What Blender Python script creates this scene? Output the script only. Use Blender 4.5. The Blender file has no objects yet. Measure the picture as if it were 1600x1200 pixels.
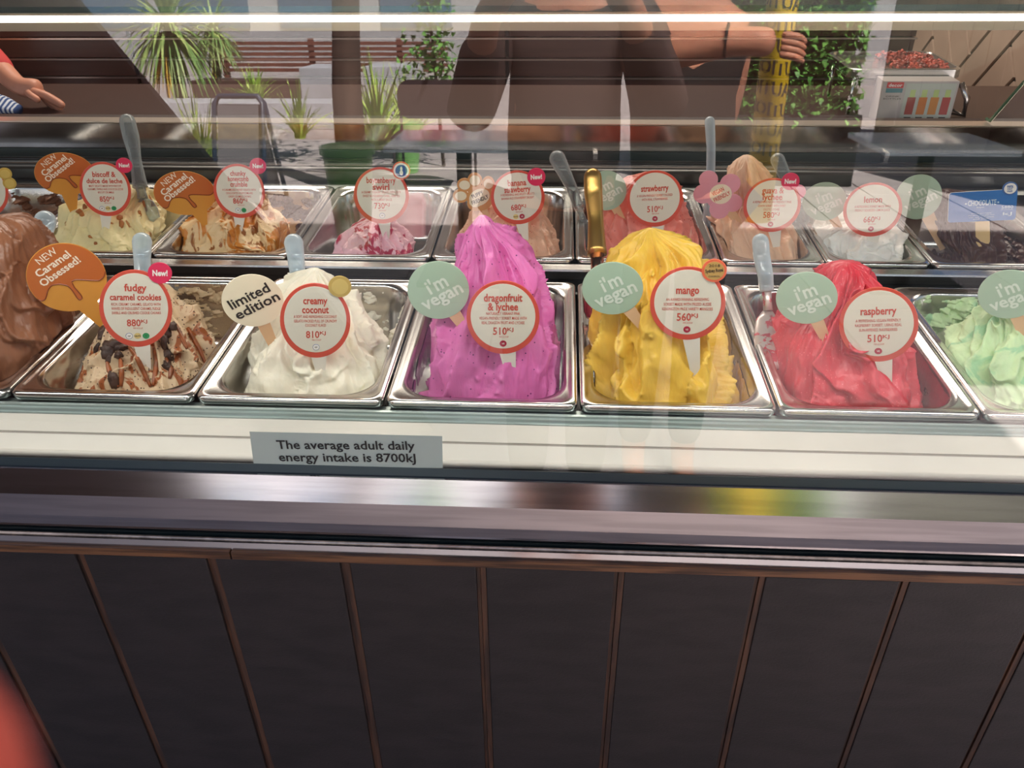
import bpy, math, random
import numpy as np
from mathutils import Vector, Matrix
from mathutils.bvhtree import BVHTree

SC = bpy.context.scene
COL = SC.collection
# ------------------------------------------------------------------ camera, world, sun, exposure
F_PX = 1295.36
PITCH, YAW, ROLL = (math.radians(a) for a in (32.813, -3.591, -0.722))
RIM = 0.95                                     # height of the pan rims above the floor
CAM = Vector((0.0189, -0.8691, RIM + 0.5929))
_f = Vector((math.sin(YAW) * math.cos(PITCH), math.cos(YAW) * math.cos(PITCH), -math.sin(PITCH)))
_r0 = Vector((math.cos(YAW), -math.sin(YAW), 0)); _u0 = _r0.cross(_f)
CR = math.cos(ROLL) * _r0 + math.sin(ROLL) * _u0
CU = -math.sin(ROLL) * _r0 + math.cos(ROLL) * _u0
cam_data = bpy.data.cameras.new('camera'); cam = bpy.data.objects.new('camera', cam_data); COL.objects.link(cam)
cam_data.sensor_width = 36; cam_data.lens = F_PX / 1600 * 36
cam_data.clip_start = 0.01; cam_data.clip_end = 300
cam_data.dof.use_dof = True; cam_data.dof.focus_distance = 1.25; cam_data.dof.aperture_fstop = 14
m3 = Matrix((CR, CU, -_f)).transposed()
cam.matrix_world = Matrix.Translation(CAM) @ m3.to_4x4()
SC.camera = cam

W = bpy.data.worlds.new('world'); SC.world = W; W.use_nodes = True
_n = W.node_tree.nodes; _l = W.node_tree.links
_bg = _n['Background']
_tc = _n.new('ShaderNodeTexCoord'); _sep = _n.new('ShaderNodeSeparateXYZ'); _rp = _n.new('ShaderNodeValToRGB')
_l.new(_tc.outputs['Generated'], _sep.inputs[0]); _l.new(_sep.outputs['Z'], _rp.inputs[0]); _l.new(_rp.outputs[0], _bg.inputs[0])
_rp.color_ramp.elements[0].color = (0.66, 0.68, 0.72, 1); _rp.color_ramp.elements[0].position = 0.0
_rp.color_ramp.elements[1].color = (0.42, 0.54, 0.80, 1); _rp.color_ramp.elements[1].position = 0.7
_bg.inputs[1].default_value = 0.85

sun_d = bpy.data.lights.new('sun', 'SUN'); sun_d.energy = 22; sun_d.angle = 0.01; sun_d.color = (1, 0.95, 0.86)
sun = bpy.data.objects.new('sun', sun_d); COL.objects.link(sun)
sun.rotation_euler = Vector((-0.55, -0.55, -1.0)).to_track_quat('-Z', 'Y').to_euler()

def area(name, loc, size, power, color, direction, spread=math.pi):
    d = bpy.data.lights.new(name, 'AREA'); d.shape = 'RECTANGLE'; d.size, d.size_y = size
    d.energy = power; d.color = color; d.spread = spread
    o = bpy.data.objects.new(name, d); COL.objects.link(o); o.location = loc
    o.rotation_euler = Vector(direction).to_track_quat('-Z', 'Y').to_euler()
    return o
area('case_led_lamp', (-0.3, -0.012, 1.352), (2.4, 0.02), 4.0, (1.0, 0.965, 0.91), (0, 0.38, -1))
area('shop_ceiling_lamp', (-0.4, 2.3, 2.75), (3.0, 0.5), 75, (1.0, 0.86, 0.74), (0, 0, -1))
area('added_people_fill', (0.9, -0.35, 2.7), (1.2, 0.15), 48, (1.0, 0.9, 0.8), (-0.15, -1.0, -1.15), math.radians(80))  # no such fitting known: fill added to brighten the reflected people

vs = SC.view_settings; vs.view_transform = 'Standard'; vs.look = 'None'; vs.gamma = 1; vs.use_curve_mapping = False
vs.exposure = 0.35

# ------------------------------------------------------------------ measuring helpers (pixels of the 1600x1200 photograph -> real points)
def ray(px, py): return _f + CR * ((px - 800) / F_PX) - CU * ((py - 600) / F_PX)
def atY(px, py, Y): d = ray(px, py); return CAM + d * ((Y - CAM.y) / d.y)
def atX(px, py, X): d = ray(px, py); return CAM + d * ((X - CAM.x) / d.x)
def zY(py, Y, px=800): return atY(px, py, Y).z
GA = math.radians(4); GN = Vector((0, -math.cos(GA), math.sin(GA))); GP = Vector((0, -0.094, 0.912))
def mirrored(px, py, D):
    """point on the plane Y=-D seen in the front glass at that pixel"""
    d = ray(px, py); h = CAM + d * (((GP - CAM).dot(GN)) / d.dot(GN)); r = d - 2 * d.dot(GN) * GN
    return h + r * ((-D - h.y) / r.y)

# ------------------------------------------------------------------ materials
MATS = {}
def lin(c): return tuple((x / 12.92 if x <= 0.04045 else ((x + 0.055) / 1.055) ** 2.4) for x in [v / 255 for v in c]) + (1,)
def mat(name, rgb, rough=0.5, metal=0.0, sss=0.0, noise=0.0, nscale=30, bump=0.0, bscale=80, stretch=(1, 1, 1), coat=0.0, spec=0.5, aniso=0.0, emit=None, trans=0.0, rgb2=None, wear=(0.4, 0.6)):
    if name in MATS: return MATS[name]
    m = bpy.data.materials.new(name); m.use_nodes = True; MATS[name] = m
    nt = m.node_tree; N = nt.nodes; L = nt.links; b = N['Principled BSDF']
    b.inputs['Base Color'].default_value = lin(rgb); b.inputs['Roughness'].default_value = rough
    b.inputs['Metallic'].default_value = metal; b.inputs['Coat Weight'].default_value = coat
    b.inputs['Specular IOR Level'].default_value = spec; b.inputs['Transmission Weight'].default_value = trans
    if sss:
        b.inputs['Subsurface Weight'].default_value = sss; b.inputs['Subsurface Radius'].default_value = (0.02, 0.012, 0.008); b.inputs['Subsurface Scale'].default_value = 0.3
    if aniso: b.inputs['Anisotropic'].default_value = aniso
    if emit: b.inputs['Emission Color'].default_value = lin(rgb); b.inputs['Emission Strength'].default_value = emit
    if noise or bump or rgb2:
        tc = N.new('ShaderNodeTexCoord'); mp = N.new('ShaderNodeMapping'); L.new(tc.outputs['Object'], mp.inputs[0]); mp.inputs['Scale'].default_value = stretch
    if noise or rgb2:
        t = N.new('ShaderNodeTexNoise'); t.inputs['Scale'].default_value = nscale; t.inputs['Detail'].default_value = 6; L.new(mp.outputs[0], t.inputs[0])
        r = N.new('ShaderNodeValToRGB'); L.new(t.outputs[0], r.inputs[0]); c = lin(rgb)
        r.color_ramp.elements[0].position = wear[0]; r.color_ramp.elements[1].position = wear[1]
        if rgb2: r.color_ramp.elements[0].color = c; r.color_ramp.elements[1].color = lin(rgb2)
        else:
            r.color_ramp.elements[0].color = tuple(x * (1 - noise) for x in c[:3]) + (1,); r.color_ramp.elements[1].color = tuple(min(1, x * (1 + noise)) for x in c[:3]) + (1,)
        L.new(r.outputs[0], b.inputs['Base Color'])
    if bump:
        t2 = N.new('ShaderNodeTexNoise'); t2.inputs['Scale'].default_value = bscale; t2.inputs['Detail'].default_value = 5; L.new(mp.outputs[0], t2.inputs[0])
        bp = N.new('ShaderNodeBump'); bp.inputs['Strength'].default_value = bump; bp.inputs['Distance'].default_value = 0.002; L.new(t2.outputs[0], bp.inputs['Height']); L.new(bp.outputs[0], b.inputs['Normal'])
    return m

def gelato_mat(name, base, streak=None, scover=0.5, sscale=18, speck=None, sdens=0.12, spscale=160, stretch=(1, 1, 0.22), rough=0.42, dist=2.0, streak2=None):
    if name in MATS: return MATS[name]
    m = bpy.data.materials.new(name); m.use_nodes = True; MATS[name] = m
    N = m.node_tree.nodes; L = m.node_tree.links; b = N['Principled BSDF']
    b.inputs['Roughness'].default_value = rough; b.inputs['Subsurface Weight'].default_value = 0.12
    b.inputs['Subsurface Radius'].default_value = (0.02, 0.014, 0.01); b.inputs['Subsurface Scale'].default_value = 0.25; b.inputs['Specular IOR Level'].default_value = 0.4
    tc = N.new('ShaderNodeTexCoord'); mp = N.new('ShaderNodeMapping'); L.new(tc.outputs['Object'], mp.inputs[0]); mp.inputs['Scale'].default_value = stretch
    base_l = lin(base)
    t = N.new('ShaderNodeTexNoise'); t.inputs['Scale'].default_value = 25; t.inputs['Detail'].default_value = 5; L.new(mp.outputs[0], t.inputs[0])
    r = N.new('ShaderNodeValToRGB'); r.color_ramp.elements[0].position = .3; r.color_ramp.elements[1].position = .7; L.new(t.outputs[0], r.inputs[0])
    r.color_ramp.elements[0].color = tuple(x * .86 for x in base_l[:3]) + (1,); r.color_ramp.elements[1].color = tuple(min(1, x * 1.08) for x in base_l[:3]) + (1,)
    cur = r.outputs[0]
    def over(cur, maskout, lo, hi, col):
        rr = N.new('ShaderNodeValToRGB'); rr.color_ramp.elements[0].position = lo; rr.color_ramp.elements[1].position = hi; L.new(maskout, rr.inputs[0])
        mx = N.new('ShaderNodeMix'); mx.data_type = 'RGBA'; L.new(rr.outputs[0], mx.inputs[0]); L.new(cur, mx.inputs[6]); mx.inputs[7].default_value = lin(col)
        return mx.outputs[2]
    for k, (sc_, s_) in enumerate(((streak, 0.0), (streak2, 7.3))):
        if sc_:
            mp2 = N.new('ShaderNodeMapping'); L.new(tc.outputs['Object'], mp2.inputs[0]); mp2.inputs['Scale'].default_value = stretch; mp2.inputs['Location'].default_value = (s_, s_, s_)
            t1 = N.new('ShaderNodeTexNoise'); t1.inputs['Scale'].default_value = sscale; t1.inputs['Detail'].default_value = 4; t1.inputs['Distortion'].default_value = dist; L.new(mp2.outputs[0], t1.inputs[0])
            cur = over(cur, t1.outputs[0], scover + (.06 if k else 0), scover + .05 + (.06 if k else 0), sc_)
    if speck:
        v = N.new('ShaderNodeTexVoronoi'); v.inputs['Scale'].default_value = spscale; L.new(tc.outputs['Object'], v.inputs[0])
        iv = N.new('ShaderNodeMath'); iv.operation = 'SUBTRACT'; iv.inputs[0].default_value = 1.0; L.new(v.outputs['Distance'], iv.inputs[1])
        cm = N.new('ShaderNodeSeparateColor'); L.new(v.outputs['Color'], cm.inputs[0])
        gt = N.new('ShaderNodeMath'); gt.operation = 'LESS_THAN'; L.new(cm.outputs[0], gt.inputs[0]); gt.inputs[1].default_value = sdens
        mu = N.new('ShaderNodeMath'); mu.operation = 'MULTIPLY'; L.new(iv.outputs[0], mu.inputs[0]); L.new(gt.outputs[0], mu.inputs[1])
        cur = over(cur, mu.outputs[0], .68, .76, speck)
    L.new(cur, b.inputs['Base Color'])
    t2 = N.new('ShaderNodeTexNoise'); t2.inputs['Scale'].default_value = 130; t2.inputs['Detail'].default_value = 4; L.new(mp.outputs[0], t2.inputs[0])
    bp = N.new('ShaderNodeBump'); bp.inputs['Strength'].default_value = .8; bp.inputs['Distance'].default_value = .002; L.new(t2.outputs[0], bp.inputs['Height']); L.new(bp.outputs[0], b.inputs['Normal'])
    return m

def glass_mat(name, tint=(0.93, 0.97, 0.95), refl=1.0, base=0.08):
    m = bpy.data.materials.new(name); m.use_nodes = True; N = m.node_tree.nodes; L = m.node_tree.links
    N.remove(N['Principled BSDF']); out = N['Material Output']
    tr = N.new('ShaderNodeBsdfTransparent'); tr.inputs[0].default_value = tint + (1,)
    gl = N.new('ShaderNodeBsdfGlossy'); gl.inputs['Roughness'].default_value = 0.0; gl.inputs[0].default_value = (refl, refl, refl, 1)
    lw = N.new('ShaderNodeFresnel'); lw.inputs['IOR'].default_value = 1.5
    mul = N.new('ShaderNodeMath'); mul.operation = 'MULTIPLY'; mul.inputs[1].default_value = base / 0.04; mul.use_clamp = True; L.new(lw.outputs[0], mul.inputs[0])
    mx = N.new('ShaderNodeMixShader'); L.new(mul.outputs[0], mx.inputs[0]); L.new(tr.outputs[0], mx.inputs[1]); L.new(gl.outputs[0], mx.inputs[2]); L.new(mx.outputs[0], out.inputs[0])
    MATS[name] = m
    return m

def clear_plastic(name, tint, milk, alpha):
    m = bpy.data.materials.new(name); m.use_nodes = True; N = m.node_tree.nodes; L = m.node_tree.links
    b = N['Principled BSDF']; b.inputs['Base Color'].default_value = lin(milk); b.inputs['Roughness'].default_value = .12; b.inputs['Coat Weight'].default_value = .5
    tr = N.new('ShaderNodeBsdfTransparent'); tr.inputs[0].default_value = lin(tint)
    lw = N.new('ShaderNodeLayerWeight'); lw.inputs[0].default_value = .35
    ad = N.new('ShaderNodeMath'); ad.operation = 'ADD'; ad.use_clamp = True; ad.inputs[1].default_value = alpha; L.new(lw.outputs['Facing'], ad.inputs[0])
    mx = N.new('ShaderNodeMixShader'); L.new(ad.outputs[0], mx.inputs[0]); L.new(tr.outputs[0], mx.inputs[1]); L.new(b.outputs[0], mx.inputs[2]); L.new(mx.outputs[0], N['Material Output'].inputs[0])
    MATS[name] = m
    return m

STEEL = mat('brushed_steel', (205, 203, 200), .24, 1.0, noise=.1, nscale=12, stretch=(.4, 14, 14), bump=.03, bscale=60)
PANSTEEL = mat('pan_steel', (206, 204, 201), .2, 1.0, noise=.08, nscale=9)
POLISH = mat('polished_steel_fascia', (188, 182, 184), .14, 1.0, noise=.1, nscale=5, stretch=(1, 20, 20))
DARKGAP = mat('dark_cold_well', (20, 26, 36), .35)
DSTEEL = mat('dark_rear_steel', (95, 98, 96), .3, .9, noise=.1, nscale=6)
TEAL = mat('teal_grey_steel', (168, 184, 182), .3, .5)
WHITEPL = mat('cream_white_plastic', (208, 206, 198), .35, noise=.02, nscale=8)
BLACK = mat('black_rubber', (18, 18, 20), .5)
PANEL = mat('dark_stained_board', (40, 33, 33), .5, noise=.2, nscale=14, stretch=(1, 1, 3), bump=.25, bscale=260)
BATTEN = mat('brown_stained_timber', (92, 58, 38), .42, rgb2=(52, 33, 24), nscale=30, stretch=(3, 3, .25), bump=.15)
EDGEWOOD = mat('oiled_timber_edge', (124, 82, 52), .45, rgb2=(70, 44, 28), nscale=40, stretch=(.25, 4, 4), bump=.15)
CARD = mat('cream_card', (226, 221, 205), .4)
RING = mat('red_orange_ring', (214, 84, 66), .38)
INK = mat('red_orange_ink', (205, 78, 62), .5)
GREENC = mat('sage_green_card', (168, 193, 170), .3)
WHITEINK = mat('pale_green_ink', (214, 226, 212), .5)
CREAMC = mat('pale_cream_card', (238, 228, 200), .35)
BLACKINK = mat('black_ink', (40, 36, 34), .5)
PINKT = mat('hot_pink_card', (222, 50, 92), .35)
WHITE = mat('white_ink', (242, 238, 232), .5)
STAKEW = mat('white_stake', (232, 228, 216), .4)
STAKEP = mat('bamboo_stake', (222, 184, 142), .5, noise=.06, nscale=20, stretch=(1, 1, .2))
CARAM = mat('caramel_brown_card', (190, 104, 48), .35)
AMBER = mat('amber_card', (214, 150, 62), .35)
DRIP = mat('caramel_drip_line', (142, 70, 34), .3)
GOLD = mat('gold_foil', (214, 182, 92), .35, .35)
ORANGET = mat('orange_token_ring', (232, 110, 76), .4)
BERRY = mat('dark_raspberry_dot', (178, 40, 66), .4)
GREEND = mat('green_dot', (46, 150, 92), .4)
YELD = mat('straw_dot', (226, 200, 130), .4)
BLUEC = mat('blue_card', (32, 112, 190), .32)
BLUET = mat('badge_blue', (50, 96, 160), .4)
PINKF = mat('pink_flower_card', (226, 158, 172), .35)
PINKL = mat('light_pink_card', (236, 150, 170), .35)
PAWB = mat('tan_paw_card', (208, 152, 96), .4)
GLASS = glass_mat('front_glass_clear', (0.92, 0.95, 0.94), 1.0, 0.115)
SGLASS = glass_mat('side_glass_green', (0.66, 0.74, 0.68), 1.0, 0.10)
CLEAR = clear_plastic('clear_plastic', (222, 230, 232), (176, 186, 188), .22)
CLEARB = clear_plastic('milky_blue_plastic', (220, 232, 240), (214, 228, 234), .3)
BRASS = mat('brass_metal', (206, 164, 92), .3, .9)

# ------------------------------------------------------------------ object helpers
def link(name, V, Fc, m, parent=None, smooth=False, sharp=None):
    me = bpy.data.meshes.new(name)
    off = Vector((0, 0, 0)) if parent is None else parent_origin(parent)
    V = np.asarray(V, dtype=float) - np.array(off)
    me.from_pydata(V.tolist(), [], [tuple(int(i) for i in f) for f in Fc])
    if smooth: me.polygons.foreach_set('use_smooth', [True] * len(me.polygons))
    me.update()
    if sharp: me.set_sharp_from_angle(angle=math.radians(sharp))
    if isinstance(m, (list, tuple)):
        for x in m: me.materials.append(x)
    else: me.materials.append(m)
    o = bpy.data.objects.new(name, me); COL.objects.link(o)
    if parent: o.parent = parent
    return o
ORIG = {}
def parent_origin(p):
    v = Vector((0, 0, 0))
    while p: v += p.location; p = p.parent
    return v
def thing(name, label, cat, loc, group=None):
    o = bpy.data.objects.new(name, None); COL.objects.link(o); o.location = loc; o.empty_display_size = .05
    return tag(o, label, cat, group)
def tag(o, label, cat, group=None, kind=None):
    o['label'] = label; o['category'] = cat
    if group: o['group'] = group
    if kind: o['kind'] = kind
    return o
def structure(o, kind='structure'): o['kind'] = kind; return o

BOXF = [(0, 3, 2, 1), (4, 5, 6, 7), (0, 1, 5, 4), (1, 2, 6, 5), (2, 3, 7, 6), (3, 0, 4, 7)]
def box(x0, x1, y0, y1, z0, z1, c=0.0):
    if c <= 0:
        return [(x0, y0, z0), (x1, y0, z0), (x1, y1, z0), (x0, y1, z0), (x0, y0, z1), (x1, y0, z1), (x1, y1, z1), (x0, y1, z1)], BOXF
    import bmesh
    bm = bmesh.new(); vs_ = [bm.verts.new(v) for v in box(x0, x1, y0, y1, z0, z1)[0]]
    for f in BOXF: bm.faces.new([vs_[i] for i in f])
    bmesh.ops.bevel(bm, geom=bm.edges[:], offset=c, segments=2, affect='EDGES', profile=.6)
    V = [tuple(v.co) for v in bm.verts]; bm.verts.index_update(); Fc = [tuple(v.index for v in f.verts) for f in bm.faces]; bm.free()
    return V, Fc
def join(*parts):
    V = []; Fc = []
    for v, f in parts:
        n = len(V); V += [tuple(p) for p in v]; Fc += [tuple(i + n for i in q) for q in f]
    return V, Fc
def obox(p0, p1, wdt, thk, up=Vector((0, 0, 1))):
    """a bar from p0 to p1, wdt x thk across"""
    p0 = Vector(p0); p1 = Vector(p1); d = (p1 - p0).normalized(); s = d.cross(up)
    if s.length < 1e-4: s = Vector((1, 0, 0))
    s.normalize(); t = s.cross(d).normalized(); a = s * wdt / 2; b = t * thk / 2
    V = [p0 - a - b, p0 + a - b, p0 + a + b, p0 - a + b, p1 - a - b, p1 + a - b, p1 + a + b, p1 - a + b]
    return [tuple(v) for v in V], BOXF
def extrude(prof, x0, x1):
    """closed (Y,Z) profile pulled along X"""
    n = len(prof); V = [(x0, y, z) for y, z in prof] + [(x1, y, z) for y, z in prof]
    Fc = [(i, (i + 1) % n, n + (i + 1) % n, n + i) for i in range(n)] + [tuple(range(n - 1, -1, -1)), tuple(range(n, 2 * n))]
    return V, Fc
def tube(pts, rad, n=12, cap=True, flat=1.0):
    pts = [Vector(p) for p in pts]; V = []; Fc = []
    if not hasattr(rad, '__len__'): rad = [rad] * len(pts)
    ref = Vector((0.13, 0.2, 1)).normalized()
    for i, p in enumerate(pts):
        d = (pts[min(i + 1, len(pts) - 1)] - pts[max(i - 1, 0)]).normalized()
        s = d.cross(ref)
        if s.length < .05: s = d.cross(Vector((1, 0, 0)))
        s.normalize(); t = s.cross(d)
        for k in range(n):
            a = 2 * math.pi * k / n; V.append(tuple(p + s * math.cos(a) * rad[i] + t * math.sin(a) * rad[i] * flat))
    for i in range(len(pts) - 1):
        for k in range(n): Fc.append((i * n + k, i * n + (k + 1) % n, (i + 1) * n + (k + 1) % n, (i + 1) * n + k))
    if cap: Fc += [tuple(range(n - 1, -1, -1)), tuple(range((len(pts) - 1) * n, len(pts) * n))]
    return V, Fc
def rrect(x0, x1, y0, y1, r, n=8):
    P = []
    for cx, cy, a0 in ((x1 - r, y0 + r, -90), (x1 - r, y1 - r, 0), (x0 + r, y1 - r, 90), (x0 + r, y0 + r, 180)):
        for k in range(n + 1):
            a = math.radians(a0 + 90 * k / n); P.append((cx + r * math.cos(a), cy + r * math.sin(a)))
    return P
def loft(loops, cap0=True, cap1=True):
    n = len(loops[0]); V = [p for l in loops for p in l]; Fc = []
    for i in range(len(loops) - 1):
        for k in range(n): Fc.append((i * n + k, i * n + (k + 1) % n, (i + 1) * n + (k + 1) % n, (i + 1) * n + k))
    if cap0: Fc.append(tuple(range(n - 1, -1, -1)))
    if cap1: Fc.append(tuple(range((len(loops) - 1) * n, len(loops) * n)))
    return V, Fc

# value noise
def _hash(ix, iy, iz, s):
    h = (ix * 374761393 + iy * 668265263 + iz * 2147483647 + s * 974711) & 0xFFFFFFFF
    h = ((h ^ (h >> 13)) * 1274126177) & 0xFFFFFFFF
    return ((h ^ (h >> 16)) & 0xFFFF) / 65535.0
def vnoise(x, y, z, s=0):
    x, y, z = np.broadcast_arrays(np.asarray(x, float), np.asarray(y, float), np.asarray(z, float))
    ix, iy, iz = (np.floor(a).astype(np.int64) for a in (x, y, z)); fx, fy, fz = x - ix, y - iy, z - iz
    fx, fy, fz = (a * a * (3 - 2 * a) for a in (fx, fy, fz)); r = 0
    for dx in (0, 1):
        for dy in (0, 1):
            for dz in (0, 1):
                r = r + _hash(ix + dx, iy + dy, iz + dz, s) * (fx if dx else 1 - fx) * (fy if dy else 1 - fy) * (fz if dz else 1 - fz)
    return r * 2 - 1
def fbm(x, y, z, s=0, o=3):
    r = 0; a = 1
    for k in range(o): r = r + a * vnoise(x * 2 ** k, y * 2 ** k, z * 2 ** k, s + k * 17); a *= .5
    return r

# ------------------------------------------------------------------ lettering
_tcache = {}
def text_mesh(body, bold=0.0, shear=0.0, space=1.0):
    k = (body, bold, shear, space)
    if k not in _tcache:
        c = bpy.data.curves.new('t', 'FONT'); c.body = body; c.size = 1; c.offset = bold; c.shear = shear; c.space_character = space
        c.resolution_u = 2; c.align_x = 'CENTER'; c.align_y = 'CENTER'; c.fill_mode = 'FRONT'
        o = bpy.data.objects.new('t', c); me = bpy.data.meshes.new_from_object(o)
        V = [tuple(v.co) for v in me.vertices]; Fc = [tuple(p.vertices) for p in me.polygons]
        bpy.data.objects.remove(o); bpy.data.curves.remove(c); bpy.data.meshes.remove(me)
        _tcache[k] = (V, Fc)
    return _tcache[k]
def place_text(fr, body, size, x, y, h, rot=0.0, bold=0.0, sx=1.0, width=None, space=1.0):
    V, Fc = text_mesh(body, bold, 0, space)
    if not V: return [], []
    if width:
        w = max(v[0] for v in V) - min(v[0] for v in V); sx = width / (w * size)
    c, s = math.cos(rot), math.sin(rot); out = []
    for v in V:
        a, b = v[0] * size * sx, v[1] * size
        out.append(fr(x + a * c - b * s, y + a * s + b * c, h))
    return out, Fc

# ------------------------------------------------------------------ THE SETTING
def add_struct(name, geo, m, **k): o = link(name, geo[0], geo[1], m, **k); return structure(o)
floor_m = mat('shop_floor', (92, 78, 70), .5, noise=.15, nscale=3)
add_struct('floor', box(-3.2, 3.2, .1, 4.2, -.06, 0), floor_m)
add_struct('added_shade_wall', box(-12, 12, -1.0, -.8, 2.91, 7.2), mat('shade_wall_render', (150, 140, 134), .8))  # unseen wall above the opening, added to shade the near paving
add_struct('ceiling', box(-3.2, 3.2, -1.0, 4.2, 2.8, 2.9), mat('ceiling_paint', (130, 118, 110), .8))
add_struct('wall_back', box(-3.2, 3.2, 4.1, 4.2, 0, 2.8), mat('back_wall_paint', (104, 80, 70), .7, noise=.1, nscale=3))
add_struct('wall_left', box(-3.2, -3.1, .1, 4.2, 0, 2.8), mat('side_wall_paint', (98, 76, 66), .7))
# paving outside
def paving():
    m = mat('pale_pavers', (166, 156, 156), .75, noise=.08, nscale=4); j = mat('paver_joint', (110, 104, 104), .9)
    g = add_struct('ground', box(-22, 22, -32, .1, -.08, -.012), j)
    rnd = random.Random(3); me = None
    for i in range(12):
        for k in range(16):
            x = -4.2 + k * .56; y = -2.2 - i * .56 - .02 * (k % 2)
            v, f = box(x, x + .55, y - .55, y, -.013, rnd.uniform(-.002, .001), .004)
            link('paver', v, f, m, g)
    v, f = join(box(-22, 22, -32, -8.95, -.013, -.001), box(-22, -4.25, -8.93, -.2, -.013, -.001), box(4.8, 22, -8.93, -.2, -.013, -.001), box(-4.25, 4.8, -2.18, -.2, -.013, -.001))
    o = link('paving_beyond', v, f, m, g); o['kind'] = 'stuff'
paving()

# herringbone tiled side wall inside the shop
def herringbone():
    X = 1.52
    p = atX(1500, 60, X)
    back = add_struct('wall_right', box(X + .02, X + .12, .95, 4.2, 0, 2.8), mat('tile_grout', (58, 50, 46), .8))
    tile_m = mat('glazed_grey_tile', (186, 160, 142), .22, noise=.06, nscale=3)
    w, n = .13, 4; Lg = w * n; g = .015; c = math.cos(math.pi / 4)
    cnt = 0
    for i in range(-24, 25):
        for j in range(-7, 8):
            for kind in (0, 1):
                a0, b0 = i * w + j * Lg, i * w - j * Lg
                if kind == 0: a, b, A, Bh = a0, b0, Lg, w
                else: a, b, A, Bh = a0 + Lg, b0 - Lg + w, w, Lg
                q = [(a + g / 2, b + g / 2), (a + A - g / 2, b + g / 2), (a + A - g / 2, b + Bh - g / 2), (a + g / 2, b + Bh - g / 2)]
                P = [(p.y + (u - v) * c, p.z + .05 + (u + v) * c) for u, v in q]
                if max(y for y, z in P) < .98 or min(y for y, z in P) > 4.0 or max(z for y, z in P) < .4 or min(z for y, z in P) > 1.55: continue
                # keep the tile on its wall
                P = [(min(max(y, .96), 4.1), min(max(z, .3), 1.8)) for y, z in P]
                V = [(X + .021, y, z) for y, z in P] + [(X + .010, y, z) for y, z in P]
                link('tile', V, [(0, 3, 2, 1), (4, 5, 6, 7), (0, 1, 5, 4), (1, 2, 6, 5), (2, 3, 7, 6), (3, 0, 4, 7)], tile_m, back); cnt += 1
herringbone()

# ------------------------------------------------------------------ THE DISPLAY CASE
X0, X1 = -1.55, 0.93
case = thing('display_case', 'long steel and glass gelato display case with a dark timber clad front', 'display case', (0, .4, 0))
def cpart(name, geo, m, **k): return link(name, geo[0], geo[1], m, case, **k)
# front ledge of the well: steel strips then the cream plastic band
z = {}
ledge = [(.004, .930), (-.002, .930), (-.006, zY(641, -.006)), (-.010, zY(644, -.010)), (-.012, zY(651, -.012)), (-.016, zY(655, -.016)), (-.018, zY(661, -.018)), (-.02, .90), (.004, .90)]
cpart('well_edge', extrude([(0.015, .9325), (-.003, .9325), (-.005, .9405), (-.009, .9402), (-.0095, .9375), (-.0135, .937), (-.0145, .9335), (-.0185, .9335), (-.019, .93), (-.019, .90), (.015, .90)], X0, X1), TEAL)
def strip(name, y0, p0, y1, p1, m, drop=.012):
    z0, z1 = zY(p0, y0), zY(p1, y1)
    return cpart(name, extrude([(y0, z0), (y1, z1), (y1, z1 - drop), (y0, z0 - drop)], X0, X1), m)
strip('plastic_band', -.0192, 664, -.0495, 692, WHITEPL)
strip('band_groove', -.0497, 694, -.0515, 696, mat('groove_shadow_line', (150, 144, 136), .5), .014)
strip('plastic_band', -.0517, 696, -.0745, 722, WHITEPL)
by, bz = -.079, zY(727, -.079)
cpart('edge_bead', tube([(X0, by, bz), (X1, by, bz)], .0042, 10), WHITEPL, smooth=True)
cpart('glass_gasket', box(X0, X1, -.093, -.084, .895, zY(734, -.084)), BLACK)
# front glass: leaning slightly back
gt = .006
def gpt(x, s, d): return (x, GP.y - math.cos(GA) * d + math.sin(GA) * s, GP.z + math.sin(GA) * d + math.cos(GA) * s)
H = .66
v = [gpt(X0, 0, 0), gpt(X1, 0, 0), gpt(X1, H, 0), gpt(X0, H, 0)]
cpart('front_glass', ([(a[0], a[1], a[2]) for a in v], [(0, 1, 2, 3)]), GLASS)
cpart('glass_edge_cap', tube([gpt(X0, H, 0), gpt(X1, H, 0)], .004, 8), STEEL)
cpart('glass_clamp', extrude([(-.0946, zY(735.5, -.0946)), (-.0985, zY(748, -.0985)), (-.0985, .9), (-.094, .9), (-.094, zY(735.5, -.0946))], X0, X1), mat('dark_teal_clamp', (56, 68, 72), .35, .2))
# steel fascia below the glass
ya = -.1
fas = [(-.0986, zY(749, -.0986)), (-.102, zY(751, -.102)), (-.104, zY(753, -.104)), (-.1165, zY(794, -.1165)), (-.1165, zY(827, -.1165)), (-.1125, zY(841, -.1125)), (-.113, zY(844, -.113)), (-.103, zY(848, -.103))]
cpart('steel_fascia', extrude(fas + [(-.103, .82), (-.06, .82), (-.06, .9085)], X0, X1), POLISH)
cpart('shadow_channel', box(X0, X1, -.104, -.07, zY(858, -.104), zY(847, -.104) - .001), mat('teal_black_channel', (34, 46, 50), .3, .5))
cpart('fascia_bead', tube([(X0, -.108, zY(857, -.108)), (X1, -.108, zY(857, -.108))], .0028, 8), mat('worn_aluminium', (196, 178, 166), .35, .9, noise=.2, nscale=60), smooth=True)
cpart('bright_trim', extrude([(-.105, zY(859, -.105)), (-.115, zY(862, -.115)), (-.116, zY(873, -.116)), (-.07, zY(873, -.116)), (-.07, zY(859, -.105))], X0, X1), mat('bright_trim_steel', (214, 216, 220), .12, 1.0))
ztop = zY(873, -.116)
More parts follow.
